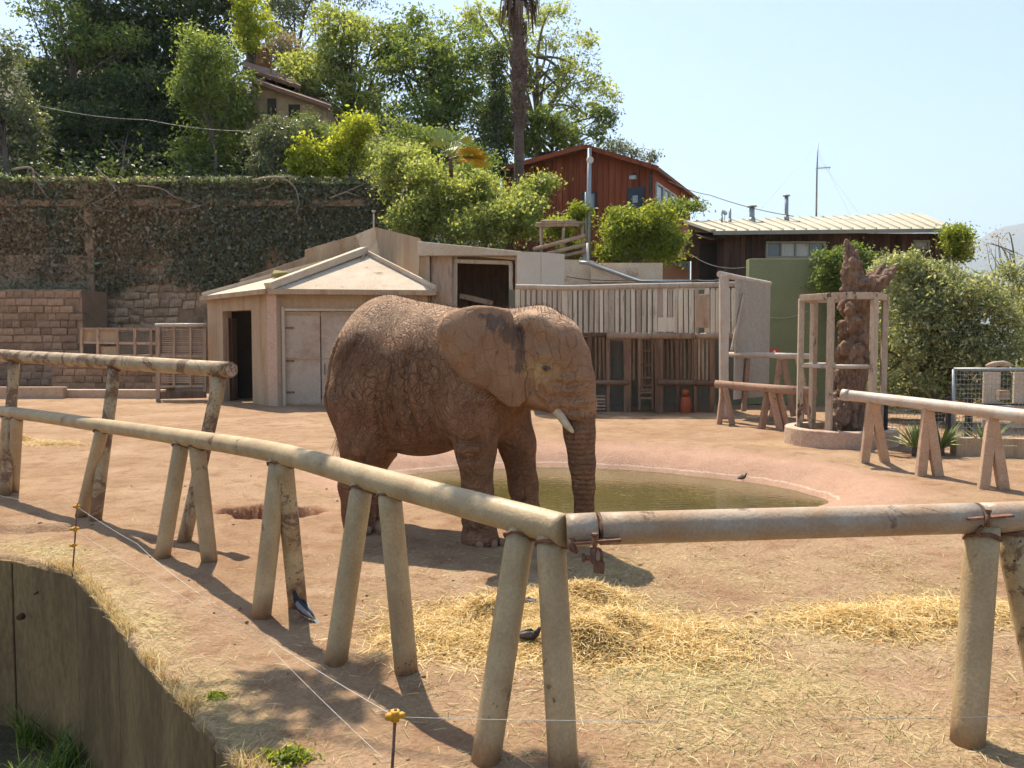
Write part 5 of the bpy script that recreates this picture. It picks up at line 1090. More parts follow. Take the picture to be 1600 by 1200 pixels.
# jutting left end: soffit, dark porch
sp = [P(1112, 363, hd_ - .6), P(1078, 372, hd_ + 2.6), P(1066, 400, hd_ + 2.6), P(1092, 436, hd_ + 1), P(1131, 436, hd_ + .1), P(1131, 366, hd_ + .1)]
B().sheet([P(1112, 364, hd_ - .5), P(1131, 364, hd_), P(1131, 372, hd_), P(1110, 375, hd_ - .4), P(1076, 362, hd_ + 2.4), P(1076, 350, hd_ + 2.8)], .1).build('soffit', m_darkwood, dh)
B().prism([(PX(1076, hd_ + 1.5), PZ(358, hd_ + 1.5)), (PX(1140, hd_ + 1.5), PZ(358, hd_ + 1.5)), (PX(1140, hd_ + 1.5), PZ(455, hd_ + 1.5)), (PX(1092, hd_ + 1.5), PZ(445, hd_ + 1.5)), (PX(1092, hd_ + 1.5), PZ(402, hd_ + 1.5)), (PX(1064, hd_ + 1.5), PZ(402, hd_ + 1.5))], hd_ + 1.5, hd_ + 3.2).build('porch_side', surf('red_brown_board', (.17, .075, .05), (.12, .055, .04), 2, rnd=.2), dh)
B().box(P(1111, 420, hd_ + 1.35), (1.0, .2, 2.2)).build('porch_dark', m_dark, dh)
m_galv = surf('galvanised', (.34, .36, .36), (.28, .30, .30), 4, .45, .002, metal=.5)
def flue(px, y0_, y1_, r, cap, nm='chimney'):
    d = hd_ + 2.6; o = B().tube([P(px, y0_ + 6, d), P(px, y1_, d)], r, 12).build(nm, m_galv, dh)
    B().tube([P(px, y0_ + 3, d), P(px, y0_ - 8, d)], [r * 1.5, r * 1.2], 12).build('flashing', m_galv, o)
    if cap: B().tube([P(px, y1_ - 1, d), P(px, y1_ + .6, d)], r * 1.9, 12).build('cowl', m_galv, o)
flue(1175, 348, 323, .12, True); flue(1229, 344, 306, .085, True); flue(1140.5, 350, 326, .06, False); flue(1128, 346, 328, .035, False)
an = thing('antenna_mast', 'slim antenna mast with a small yagi above the pale roof', 'antenna', P(1276, 336, hd_ + 4))
B().tube([P(1275.5, 338, hd_ + 4), P(1276.5, 270, hd_ + 4), P(1278, 223, hd_ + 4)], [.045, .04, .025], 8).build('mast', m_galv, an)
B().tube([P(1274, 263, hd_ + 4), P(1298, 261.5, hd_ + 4)], .02, 6).build('boom', m_galv, an)
for x_ in (1280, 1284, 1288, 1292, 1296): B().tube([P(x_, 259.5, hd_ + 4), P(x_, 265, hd_ + 4)], .012, 5).build('element', m_galv, an)
for i, (x_, y_) in enumerate(((1186, 330), (1328, 335), (1342, 334))): B().tube([P(1277.5, 226 + i * 9, hd_ + 4), P(x_, y_, hd_ + 3.6)], .003, 4).build('guy_wire', m_galv, an)
ds = thing('satellite_dish', 'little satellite dish on the roof behind the flue pipes', 'satellite dish', P(1132, 342, hd_ + 3)); 
c = P(1133, 332, hd_ + 3); bm = bmesh.new(); bmesh.ops.create_cone(bm, cap_ends=False, segments=16, radius1=.13, radius2=.02, depth=.05); me = bpy.data.meshes.new('dish'); bm.to_mesh(me); bm.free(); o = put('dish', me, m_galv, ds, c - ORG[ds.name]); o.rotation_euler = (R(70), 0, R(20))
B().tube([c, P(1132, 344, hd_ + 3)], .02, 6).build('bracket', m_galv, ds)
# ------------------------------------------------------------------ red house
rd = 43.0; rh = thing('red_house', 'rust-red boarded house with a low gable roof on the hill', 'house', (PX(1018, rd), rd, PZ(400, rd))); rh.rotation_euler = (0, 0, R(-25))
m_red = surf('red_board', (0.28, 0.066, 0.025), (0.34, 0.088, 0.034), 1.2, .7, .006, 30, (0.13, 0.03, 0.015), (.52, .7), 1.5, (5, 5, .3), rnd=.3)
gxr = PX(1018, rd); gxl, gxp = gxr - 8.9, gxr - 3.6; gzb = PZ(420, rd); zl, zr, zp = PZ(267, rd + 3.6), PZ(264, rd), PZ(233, rd + 1.4)
ry1 = rd + 9
zt_ = lambda x: zl + (zp - zl) * (x - gxl) / (gxp - gxl) if x < gxp else zp + (zr - zp) * (x - gxp) / (gxr - gxp)
B().prism([(gxl, gzb), (gxr, gzb), (gxr, zr), (gxp, zp), (gxl, zl)], rd + .06, ry1).build('wall_core', m_red, rh)
x = gxl
while x < gxr - .05:
    w = min(.34, gxr - x); B().prism([(x + .012, gzb), (x + w - .012, gzb), (x + w - .012, zt_(x + w) - .02), (x + .012, zt_(x) - .02)], rd, rd + .08).build('board', m_red, rh); x += w
m_rroof = surf('brown_roof', (.20, .11, .08), (.26, .16, .12), 2, .8, .004)
oh = .7
rl_ = [Vector((gxp, rd - oh, zp + .12)), Vector((gxp, ry1 + .5, zp + .12)), Vector((gxl - .5, ry1 + .5, zl - .05)), Vector((gxl - .5, rd - oh, zl - .05))]; rr_ = [Vector((gxp, rd - oh, zp + .12)), Vector((gxr + .45, rd - oh, zr - .04)), Vector((gxr + .45, ry1 + .5, zr - .04)), Vector((gxp, ry1 + .5, zp + .12))]
B().sheet(rl_, .14).build('roof', m_rroof, rh); B().sheet(rr_, .14).build('roof', m_rroof, rh)
for a, b in ((rl_[3], rl_[0]), (rr_[0], rr_[1])): B().bar(a - Vector((0, .02, .1)), b - Vector((0, .02, .1)), .07, .24).build('barge_board', m_red, rh)
m_dframe = surf('dark_frame', (.06, .07, .09), (.08, .09, .11), 5)
window(rh, 904, 925, 293, 324, rd - .03, 1, True, m_dframe, curt=surf('pale_blind', (.42, .48, .50), (.36, .42, .45), 3))
dr_ = B().box(P(993.5, 308, rd - .04), (PX(1007, rd) - PX(980, rd), .1, PZ(290, rd) - PZ(326, rd))).build('door', m_dframe, rh); B().box(P(993, 309, rd - .1), (.28, .03, .38)).build('door_pane', surf('pale_pane', (.45, .5, .5), (.4, .46, .46), 4, .3), dr_)
lm = B().box(P(991, 275, rd - .2), (.35, .3, .2)).build('lamp', m_curt, rh); B().tube([P(991, 271, rd - .1), P(991, 268, rd - .1)], .1, 8).build('lamp_bracket', m_dframe, lm)
B().tube([P(1020, 268, rd - .15), P(1017, 276, rd - .12), P(1017, 330, rd - .12)], .06, 8).build('downpipe', m_dframe, rh)
# side wall windows (receding wall on the right)
for k, (ya, yb) in enumerate(((rd + .5, rd + 1.9), (rd + 2.1, rd + 3.4), (rd + 3.6, rd + 5.0))):
    zc0, zc1 = PZ(326, rd), PZ(283, rd); b = B()
    for (c, s) in (((gxr + .03, (ya + yb) / 2, zc0), (.12, yb - ya, .1)), ((gxr + .03, (ya + yb) / 2, zc1), (.12, yb - ya, .1)), ((gxr + .034, ya, (zc0 + zc1) / 2), (.12, .1, zc1 - zc0)), ((gxr + .034, yb, (zc0 + zc1) / 2), (.12, .1, zc1 - zc0))): b.box(c, s)
    w_ = b.build('window', m_curt, rh); B().box((gxr + .015, (ya + yb) / 2, (zc0 + zc1) / 2), (.02, yb - ya, zc1 - zc0)).build('pane', m_glass, w_)
# small orange house beyond
oh_ = thing('orange_house', 'small orange house seen between the round tree and the timber house', 'house', P(1050, 440, 40)); m_or2 = surf('orange_plaster', (.50, .26, .14), (.45, .23, .12), 1)
B().box(P(1052, 428, 40) + Vector((0, 1.5, 0)), (PX(1082, 40) - PX(1030, 40), 3, 3.0)).build('wall', m_or2, oh_)
for a, b in ((1049, 1053), (1059, 1064), (1069, 1074)): window(oh_, a, b, 404 + (a - 1049) * .35, 413 + (a - 1049) * .35, 39.9, 1, True, m_frame)
# utility pole and wires
up = thing('utility_pole', 'grey metal utility pole in front of the red house', 'pole', P(920, 420, 31))
B().tube([P(919, 425, 31), P(920, 330, 31), P(921, 232, 31)], [.10, .09, .075], 12).build('pole', m_galv, up); B().tube([P(921, 250, 31), P(923, 250, 30.9)], .13, 10).build('insulator', m_curt, up); B().box(P(915, 405, 30.9), (.25, .2, .9)).build('meter_box', m_galv, up); B().tube([P(916, 400, 30.85), P(915, 300, 30.85)], .03, 8).build('conduit', m_galv, up)
m_cable = surf('black_cable', (.07, .07, .07), (.1, .1, .1), 5, .7, 0)
wire('overhead_cable', 'overhead cable slanting from the red house to the pale roof', [P(1045, 283, rd), P(1110, 305, 40), P(1240, 338, 36)], .018, .1, m_cable, 'cable', 'overhead cables'); wire('overhead_cable', 'cable sagging from the dark porch over the green wall', [P(1080, 398, 35), P(1170, 417, 28), P(1290, 407, 27)], .016, .25, m_cable, 'cable', 'overhead cables')
wire('overhead_cable', 'thin pale wire crossing the dark trees above the ivy wall', [P(60, 165, 41), P(230, 187, 41), P(400, 205, 41)], .008, .15, m_wire, 'cable', 'overhead cables')
wire('overhead_cable', 'loose cable lying along the shed top from the white panel', [P(885, 432, 25), P(980, 437, 25), P(1090, 438, 25), P(1150, 432, 23.5)], .02, .06, m_cable, 'cable', 'overhead cables')
# stepped ramp and handrails behind the shed
rp_ = thing('concrete_ramp', 'sloping concrete ramp and steps behind the slatted shed', 'ramp', P(930, 445, 27.2)); rdp = 27.6
B().prism([(PX(875, rdp), PZ(405, rdp)), (PX(925, rdp), PZ(407, rdp)), (PX(985, rdp), PZ(440, rdp)), (PX(1100, rdp), PZ(442, rdp)), (PX(1100, rdp), 0), (PX(875, rdp), 0)], rdp, rdp + 1.2).build('ramp', m_conc2, rp_)
for i in range(6): B().box((PX(912 + i * 10, 28.2), 28.9, PZ(407 + i * 4.5, 28.2) - .3), (.45, 1.2, .6)).build('step', m_conc2, rp_)
B().tube([P(905, 410, 27.3), P(918, 411, 27.3), P(1000, 440, 26.9), P(1080, 440, 26)], .06, 8).build('handrail', m_galv, rp_); B().tube([P(918, 380, 27.4), P(919, 410, 27.3), P(985, 436, 27)], .05, 8).build('handrail', m_pale, rp_)
B().box(P(960, 430, 27.4), (1.6, .2, .5)).box(P(985, 427, 28.2), (2.2, .3, .7)).build('low_wall', m_conc2, rp_)
pg = thing('pergola', 'rough pole pergola and slanted log rails below the red house', 'pergola', P(885, 405, 30.5)); pd_ = 30.5
for (a, b, r) in (((833, 390), (915, 368), .08), ((850, 398), (915, 382), .08), ((862, 405), (915, 392), .07), ((838, 350), (912, 348), .06), ((836, 353), (905, 352), .05), ((845, 346), (900, 345), .05)): B().tube([P(*a, pd_), P(*b, pd_)], r, 8).build('log', m_oldwood, pg)
for px, y0_, y1_ in ((846, 410, 350), (880, 410, 356), (910, 400, 350)): B().tube([P(px, y0_, pd_ + .1), P(px, y1_, pd_ + .1)], .06, 8).build('post', m_oldwood, pg)
# hillside hut with tiled roof among the trees, top left
hd2 = 47.0; hu = thing('hillside_hut', 'tan hut with a sagging tiled roof among the trees above the ivy wall', 'hut', P(455, 190, hd2)); m_tan = surf('tan_plaster', (.34, .23, .135), (.40, .285, .17), .8, .9, .01, 20, (.25, .16, .09), (.5, .7), 1.0)
pzz = lambda x, y: (PX(x, hd2), PZ(y, hd2))
B().prism([pzz(392, 215), pzz(520, 215), pzz(512, 163), pzz(400, 128)], hd2, hd2 + 4).build('wall', m_tan, hu)
B().sheet([P(380, 118, hd2 - .5), P(518, 165, hd2 - .5), P(518, 160, hd2 + 4), P(380, 104, hd2 + 4)], .2).build('roof', m_rroof, hu); B().sheet([P(380, 104, hd2 + 1), P(470, 134, hd2 + 1), P(465, 120, hd2 + 3), P(380, 95, hd2 + 3)], .2).build('roof', m_rroof, hu)
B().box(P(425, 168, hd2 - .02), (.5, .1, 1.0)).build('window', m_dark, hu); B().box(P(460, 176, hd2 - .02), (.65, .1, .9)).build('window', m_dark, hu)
o = B().prism([(PX(178, 63), PZ(60, 63)), (PX(209, 63), PZ(68, 63)), (PX(209, 63), PZ(130, 63)), (PX(172, 63), PZ(130, 63))], 63, 67).build('hut_wall', m_tan); o.name = 'plaster_hut'; tag(o, 'glimpse of a tan plaster hut through the dark tree', 'hut')
o = B().box(P(405, 90, 60), (1.6, 1, 1.0)).box(P(405, 101, 60), (1.9, 1.2, .25)).build('terracotta_tank', m_or2); tag(o, 'terracotta coloured tank showing between trees above the hut', 'tank')
# ------------------------------------------------------------------ right edge: wire cage, black mesh fence, low wall
m_blk = surf('black_steel', (.025, .025, .028), (.04, .04, .04), 6, .5, .001)
cd = 15.6; wc = thing('wire_cage', 'grey framed wire mesh enclosure at the right edge', 'cage', G(1560, 700))
for a, b in (((1490, 577), (1700, 577)), ((1490, 577), (1490, 690)), ((1610, 577), (1610, 690))): B().tube([P(*a, cd), P(*b, cd)], .03, 8).build('frame_tube', m_galv, wc)
wire_panel(wc, 1490, 578, 1700, 690, cd, 34, 15, .004, m_galv)
for a, b in ((1535, 1562), (1582, 1606)): B().box(P((a + b) / 2, 625, cd + .9), ((b - a) * cd / F, .06, 1.15)).build('cream_panel', m_conc2, wc)
B().box(P(1566, 617, cd + .6), (.22, .16, .2), None, .01).build('wooden_box', m_oldwood, wc); B().box(P(1560, 645, cd + .7), (.5, .2, .3)).build('plinth', m_conc2, wc)
B().tube([P(1570, 672, cd - .5), P(1612, 630, cd - .5), P(1620, 600, cd - .5)], .03, 6).build('brace', m_galv, wc)
o = B().tube(smooth_path([P(1540, 573, cd + .2), P(1560, 568, cd + .2), P(1580, 570, cd + .2)], 3), [.03, .05, .06, .05, .06, .05, .03], 7).build('log', m_oldwood); tag(o, 'short log lying on top of the wire enclosure', 'log')
bf = thing('black_mesh_fence', 'low black steel fence with wire mesh behind the right rail', 'fence', G(1490, 710)); fd = 16.4
for px in (1387, 1487, 1517, 1620): B().box((PX(px, fd), fd, PZ(660, fd) - .1), (.12 if px > 1400 else .05, .08, 1.25)).build('post', m_blk, bf)
for py in (632, 697): B().box(((PX(1385, fd) + PX(1660, fd)) / 2, fd + .05, PZ(py, fd)), (PX(1660, fd) - PX(1385, fd), .04, .05)).build('rail', m_blk, bf)
wire_panel(bf, 1387, 634, 1640, 697, fd + .1, 46, 10, .0035, m_galv)
lwl = B().box((PX(1620, 14.6) + 1.0, 14.6, .14), (PX(1720, 14.6) - PX(1450, 14.6) + 1.5, .35, .42), Matrix.Rotation(R(-8), 3, 'Z'), .02).build('low_wall', m_conc, None, .03); tag(lwl, 'low concrete edging behind the spiky plants on the right', 'wall')
# ------------------------------------------------------------------ vegetation
def leaf_mesh(name, cen, rng, lsize, aspect=0.45, droop=0.2, tint=None, fold=0.25):
    n = len(cen); d = rng.normal(0, 1, (n, 3)); d[:, 2] -= droop; d /= np.linalg.norm(d, axis=1)[:, None]
    u = rng.normal(0, 1, (n, 3)); s = np.cross(d, u); s /= np.linalg.norm(s, axis=1)[:, None] + 1e-6; nn = np.cross(s, d)
    L = (lsize * np.clip(rng.lognormal(-.12, .32, n), .35, 1.55))[:, None]; w = L * aspect
    v = np.stack([cen - d * L / 2, cen + s * w / 2 + nn * w * fold, cen + d * L / 2, cen - s * w / 2 + nn * w * fold], 1).reshape(-1, 3)
    me = fast_mesh(name, v, np.arange(4 * n).reshape(-1, 4))
    a = me.attributes.new('tint', 'FLOAT', 'FACE'); a.data.foreach_set('value', np.clip(tint if tint is not None else rng.uniform(0, 1, n), 0, 1).astype(np.float32)); return me
def ellp(px, py, rx, ry, d, depth=None):     # ellipsoid lobe from its place in the photograph and its distance
    c = P(px, py, d); k = d / F; return (np.array(c), np.array((rx * k, (depth if depth else (rx + ry) / 2 * k * 0.9), ry * k)))
def foliage(lobes, n, clump_r, per, lsize, rng, shell=0.55, aspect=0.45, tint_by_clump=0.5, fill=1.0):
    sub_ = []
    for c, r in lobes:
        sub_.append((c, r * .72))
        for _ in range(8):
            d_ = rng.normal(0, 1, 3); d_ /= np.linalg.norm(d_); sub_.append((c + d_ * r * rng.uniform(.55, .78), r * rng.uniform(.26, .52)))
    lobes = sub_
    vol = np.array([r[0] * r[2] + r[1] * r[2] for c, r in lobes]); cnt = (vol / vol.sum() * n).astype(int) + 1
    C = []; Lm = []
    for (c, r), k in zip(lobes, cnt):
        d = rng.normal(0, 1, (k, 3)); d /= np.linalg.norm(d, axis=1)[:, None]
        rad = shell + (1 - shell) * rng.uniform(0, 1, k) ** 0.6; rad *= 1 + (rng.uniform(0, 1, k) < .12) * rng.uniform(0, .16, k)
        C.append(c + d * r * rad[:, None])
    C = np.concatenate(C); m = len(C)
    pc_ = np.maximum((per * rng.uniform(.5, 1.5, m)).astype(int), 3); ids = np.repeat(np.arange(m), pc_)
    cr_ = clump_r * rng.uniform(.55, 1.4, m)
    off = rng.normal(0, .5, (len(ids), 3)); off[:, 2] *= .62
    pts = C[ids] + off * cr_[ids][:, None]
    ct = rng.uniform(0, 1, m); tint = ct[ids] * tint_by_clump + rng.uniform(0, 1, len(ids)) * (1 - tint_by_clump)
    return pts, tint, C
TREES = 'trees and shrubs on the slope'
def tree(name, label, cat, base, lobes, mats, n, clump_r, per, lsize, seed, trunk_r=.25, limbs=14, shell=.55, aspect=.45, group=TREES, bark=None, bend=0.0):
    rng = np.random.default_rng(seed); rr = random.Random(seed); base = Vector(base)
    th = thing(name, label, cat, base, group); org = np.array(base)
    pts, tint, C = foliage(lobes, n, clump_r, per, lsize, rng, shell, aspect)
    put('crown', leaf_mesh('crown', pts - org, rng, lsize, aspect, tint=tint), mats, th)
    top = Vector(sum(c for c, r in lobes) / len(lobes)); b = B(); fork = base.lerp(top, .55) + Vector((bend, 0, 0))
    path = smooth_path([base - Vector((0, 0, .3)), base.lerp(fork, .5) + Vector((rr.uniform(-.2, .2), 0, 0)), fork, top], 4); b.tube(path, list(np.linspace(trunk_r, trunk_r * .3, len(path))), 9)
    for k in range(limbs):
        e = Vector(C[rr.randrange(len(C))]); s = path[rr.randrange(len(path) // 3, len(path))]; mid = s.lerp(e, .5) + Vector((rr.uniform(-.3, .3), rr.uniform(-.3, .3), rr.uniform(0, .5)))
        q = smooth_path([s, mid, e], 3); b.tube(q, list(np.linspace(trunk_r * .42, trunk_r * .07, len(q))), 5)
    b.build('trunk', bark or m_bark, th); return th
m_bark = surf('bark', (.085, .06, .045), (.14, .105, .08), 4, .95, .02, 20); m_barkl = surf('pale_bark', (.24, .19, .145), (.16, .125, .095), 4, .95, .02, 20)
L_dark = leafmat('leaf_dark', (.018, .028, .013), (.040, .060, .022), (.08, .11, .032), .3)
L_mid = leafmat('leaf_mid', (.045, .068, .022), (.10, .14, .04), (.20, .24, .07), .46)
L_grey = leafmat('leaf_grey', (.045, .055, .030), (.095, .115, .065), (.19, .21, .13), .3, .4)
L_lime = leafmat('leaf_lime', (.08, .11, .015), (.20, .24, .03), (.38, .38, .06), .5)
L_light = leafmat('leaf_light', (.07, .095, .032), (.17, .205, .068), (.32, .335, .13), .5)
L_bright = leafmat('leaf_bright', (.06, .085, .014), (.14, .175, .028), (.27, .29, .06), .48)
L_olive = leafmat('leaf_olive', (.06, .072, .034), (.17, .19, .10), (.40, .41, .26), .38)
L_ivy = leafmat('leaf_ivy', (.06, .07, .045), (.11, .122, .08), (.18, .19, .13), .2)
L_net = leafmat('leaf_dry_ivy', (.13, .10, .065), (.20, .16, .105), (.27, .225, .155), .2)
L_moss = leafmat('leaf_wall_top', (.08, .11, .06), (.16, .21, .12), (.28, .33, .20), .4)
def hz(px, py, d): return P(px, py, d)
E_ = ellp
# top-left wood
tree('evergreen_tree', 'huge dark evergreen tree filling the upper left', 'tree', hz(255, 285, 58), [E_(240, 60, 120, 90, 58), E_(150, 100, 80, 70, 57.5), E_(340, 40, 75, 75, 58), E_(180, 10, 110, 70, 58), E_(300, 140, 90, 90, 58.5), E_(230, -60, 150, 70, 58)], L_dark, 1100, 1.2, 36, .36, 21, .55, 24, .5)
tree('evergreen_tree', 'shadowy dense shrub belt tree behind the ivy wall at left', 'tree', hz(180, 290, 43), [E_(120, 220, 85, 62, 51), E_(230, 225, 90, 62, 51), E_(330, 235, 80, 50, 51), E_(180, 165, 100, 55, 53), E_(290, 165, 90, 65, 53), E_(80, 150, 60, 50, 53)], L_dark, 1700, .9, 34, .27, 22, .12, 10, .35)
tree('bushy_tree', 'grey-green bushy tree standing out before the dark evergreen', 'tree', hz(335, 280, 42), [E_(320, 85, 42, 48, 46), E_(350, 130, 48, 55, 46), E_(300, 130, 34, 45, 46), E_(345, 200, 55, 70, 46), E_(320, 250, 50, 40, 46)], L_mid, 430, .7, 40, .22, 23, .09, 10)
tree('bushy_tree', 'lime-lit leafy branch tree at the upper left behind the dark one', 'tree', hz(110, 260, 52), [E_(95, 30, 70, 40, 54), E_(70, 95, 60, 45, 54), E_(130, 70, 50, 40, 54), E_(200, 60, 40, 30, 53), E_(60, 0, 50, 30, 55), E_(170, 120, 34, 24, 53)], L_mid, 210, .7, 30, .26, 24, .25, 14)
tree('bushy_tree', 'grey shaggy tree at the left picture edge above the ivy wall', 'tree', hz(15, 285, 41), [E_(10, 165, 55, 60, 44), E_(30, 225, 45, 50, 44), E_(-40, 200, 60, 80, 44), E_(0, 90, 35, 40, 45)], L_grey, 380, .6, 34, .22, 25, .2, 14)
tree('bushy_tree', 'bright green sunlit tree right of the dark evergreen top', 'tree', hz(400, 190, 52), [E_(400, 25, 28, 45, 51), E_(385, 60, 20, 20, 51), E_(378, 5, 25, 35, 51)], L_lime, 120, .6, 34, .24, 26, .18, 8)
tree('pine_tree', 'hazy thin pine tree far up the slope behind the hut', 'tree', hz(450, 180, 78), [E_(440, 30, 40, 50, 78), E_(480, 10, 45, 45, 78), E_(430, -10, 60, 40, 78), E_(560, -10, 60, 22, 80)], L_grey, 230, 1.1, 22, .32, 27, .3, 14)
tree('bushy_tree', 'pale dry bush above the hut roof', 'tree', hz(430, 150, 60), [E_(425, 75, 38, 28, 60), E_(450, 95, 30, 22, 60)], leafmat('leaf_dry', (.10, .08, .05), (.18, .15, .10), (.28, .24, .17), .3), 90, .7, 26, .25, 28, .12, 8)
# walnut-like trees of the middle
tree('walnut_tree', 'light green walnut tree right of the hut roof', 'tree', hz(560, 260, 52), [E_(500, 110, 60, 60, 51), E_(560, 70, 60, 55, 52), E_(470, 130, 45, 40, 50), E_(560, 150, 70, 60, 51), E_(520, 45, 40, 35, 52)], L_light, 420, .75, 36, .28, 31, .3, 20, .5)
tree('walnut_tree', 'green walnut tree in the middle of the slope', 'tree', hz(680, 260, 52), [E_(640, 100, 70, 75, 51), E_(700, 130, 70, 80, 51), E_(640, 50, 45, 35, 53), E_(720, 80, 50, 50, 52), E_(660, 190, 70, 50, 49)], L_mid, 470, .75, 34, .28, 32, .35, 20, .5)
tree('walnut_tree', 'tall airy walnut tree with sky showing behind the palm trunk', 'tree', hz(840, 270, 55), [E_(770, 50, 65, 42, 55), E_(850, 45, 70, 40, 56), E_(905, 90, 50, 45, 56), E_(790, 110, 60, 50, 54), E_(880, 150, 55, 45, 55), E_(935, 150, 35, 42, 56), E_(740, 25, 40, 22, 55)], L_light, 400, .6, 26, .25, 33, .3, 30, .42, bark=m_barkl)
tree('walnut_tree', 'low spreading walnut crown above the red house roof', 'tree', hz(860, 290, 52), [E_(860, 205, 55, 35, 50), E_(910, 215, 50, 28, 53), E_(820, 210, 40, 45, 50), E_(770, 190, 45, 60, 49), E_(950, 185, 22, 22, 54)], L_mid, 310, .65, 34, .25, 34, .25, 16)
tree('cypress_tree', 'narrow dark cypress beside the palm trunk', 'tree', hz(775, 285, 46.5), [E_(778, 110, 16, 40, 48), E_(776, 180, 18, 50, 47), E_(772, 250, 22, 40, 46.5)], L_dark, 130, .5, 36, .2, 35, .2, 6)
tree('bushy_tree', 'small hazy tree peeking over the red house ridge', 'tree', hz(990, 270, 68), [E_(985, 238, 28, 16, 68), E_(1015, 245, 12, 10, 68), E_(960, 232, 20, 18, 68)], L_grey, 70, .6, 26, .22, 36, .12, 5)
# shrubs above the wall
tree('shrub', 'silvery shrub hanging over the wall below the hut', 'shrub', hz(430, 285, 41), [E_(425, 225, 32, 38, 41), E_(455, 210, 50, 28, 41.5), E_(410, 260, 18, 18, 40.6)], L_grey, 240, .5, 36, .17, 41, .1, 8)
tree('shrub', 'feathery green shrub just below the hut windows', 'shrub', hz(490, 280, 41.5), [E_(485, 200, 40, 20, 42), E_(510, 220, 40, 28, 42), E_(560, 240, 45, 35, 41.5)], L_mid, 260, .5, 36, .15, 42, .1, 8, aspect=.2)
tree('shrub', 'yellow-green shrub in the middle of the wall top', 'shrub', hz(480, 285, 40.5), [E_(482, 240, 28, 24, 40.5), E_(470, 265, 20, 18, 40.4), E_(500, 262, 20, 20, 40.4)], L_lime, 110, .4, 34, .2, 43, .08, 6)
tree('shrub', 'tall yellow-green shrub left of the little fan palm', 'shrub', hz(550, 285, 40.5), [E_(552, 195, 32, 24, 40.5), E_(545, 230, 30, 32, 40.7), E_(530, 265, 26, 18, 40.5)], L_lime, 170, .45, 32, .2, 44, .1, 7)
tree('shrub', 'big light green bush spilling over the right end of the ivy wall', 'bush', hz(670, 385, 34), [E_(640, 250, 48, 34, 36), E_(680, 285, 55, 45, 34.5), E_(650, 330, 48, 45, 34), E_(620, 270, 36, 40, 36), E_(720, 330, 50, 45, 34)], L_light, 620, .5, 38, .16, 45, .15, 14, .45)
tree('shrub', 'loose leafy bush in front of the red house wall', 'bush', hz(790, 395, 33.5), [E_(760, 300, 40, 34, 34), E_(790, 340, 55, 45, 33), E_(830, 305, 30, 26, 34), E_(855, 285, 22, 14, 34), E_(740, 355, 45, 30, 33), E_(830, 350, 30, 30, 33.2)], L_light, 560, .45, 38, .16, 46, .15, 14, .45)
tree('shrub', 'dark green shrub filling behind the light bushes', 'bush', hz(700, 330, 39), [E_(640, 225, 50, 40, 40), E_(700, 240, 55, 45, 40), E_(740, 280, 45, 40, 38)], L_mid, 260, .6, 32, .2, 47, .12, 8)
# right side trees
tree('round_tree', 'round bright green tree in front of the red house', 'tree', hz(990, 440, 31), [E_(985, 360, 42, 38, 31), E_(1020, 350, 42, 30, 31), E_(1045, 375, 28, 22, 30.8), E_(965, 390, 26, 24, 31), E_(1010, 395, 45, 22, 31)], L_bright, 520, .42, 42, .13, 51, .14, 14, .5, bark=m_barkl)
tree('bushy_tree', 'dull green tree tuft right of the red house eave', 'tree', hz(1060, 400, 38), [E_(1065, 325, 30, 14, 38), E_(1045, 335, 22, 16, 38)], L_mid, 90, .45, 30, .17, 52, .1, 6)
tree('shrub', 'leafy vine growing over the pole pergola', 'vine', hz(890, 400, 31), [E_(885, 350, 36, 10, 31), E_(905, 335, 14, 16, 31), E_(870, 362, 20, 10, 31), E_(895, 385, 20, 16, 31.5)], L_bright, 130, .32, 30, .15, 53, .05, 6)
tree('shrub', 'broad olive-toned bush with pale leaf tips on the right', 'bush', hz(1460, 660, 21.5), [E_(1410, 430, 55, 45, 21.5), E_(1470, 470, 75, 65, 21), E_(1540, 490, 65, 60, 20.5), E_(1430, 520, 60, 60, 21.5), E_(1500, 550, 80, 55, 20.8), E_(1400, 590, 45, 45, 22), E_(1580, 570, 60, 60, 20.5), E_(1480, 610, 90, 35, 21.3)], L_olive, 1450, .32, 40, .105, 54, .16, 26, .5)
tree('shrub', 'pale willowy bush at the far right edge behind the broad bush', 'bush', hz(1620, 640, 23), [E_(1600, 470, 35, 45, 23), E_(1640, 520, 50, 80, 23), E_(1575, 430, 14, 26, 23)], L_olive, 260, .4, 32, .11, 55, .1, 10)
tree('shrub', 'mass of dark ivy hanging over the top of the green wall', 'ivy', hz(1310, 500, 26.8), [E_(1300, 410, 38, 20, 26.8, .5), E_(1335, 420, 35, 40, 26.6, .5), E_(1290, 440, 28, 26, 26.8, .35), E_(1330, 480, 40, 45, 26.6, .5), E_(1350, 540, 40, 50, 26.5, .5)], L_mid, 650, .26, 36, .11, 56, .05, 8)
tree('shrub', 'bright ivy clump at the right end of the timber house roof', 'ivy', hz(1495, 420, 32.5), [E_(1490, 368, 24, 20, 32.5), E_(1505, 385, 18, 24, 32.5)], L_bright, 150, .35, 34, .13, 57, .05, 5)
tree('bare_tree', 'nearly bare twiggy tree against the sky at the right edge', 'tree', hz(1600, 560, 25), [E_(1560, 370, 22, 10, 25), E_(1590, 420, 30, 30, 25), E_(1545, 385, 14, 16, 25), E_(1640, 400, 40, 30, 25)], leafmat('leaf_reddish', (.12, .07, .05), (.18, .13, .09), (.25, .2, .14), .3), 40, .35, 7, .08, 58, .06, 30, .4, bark=m_barkl)
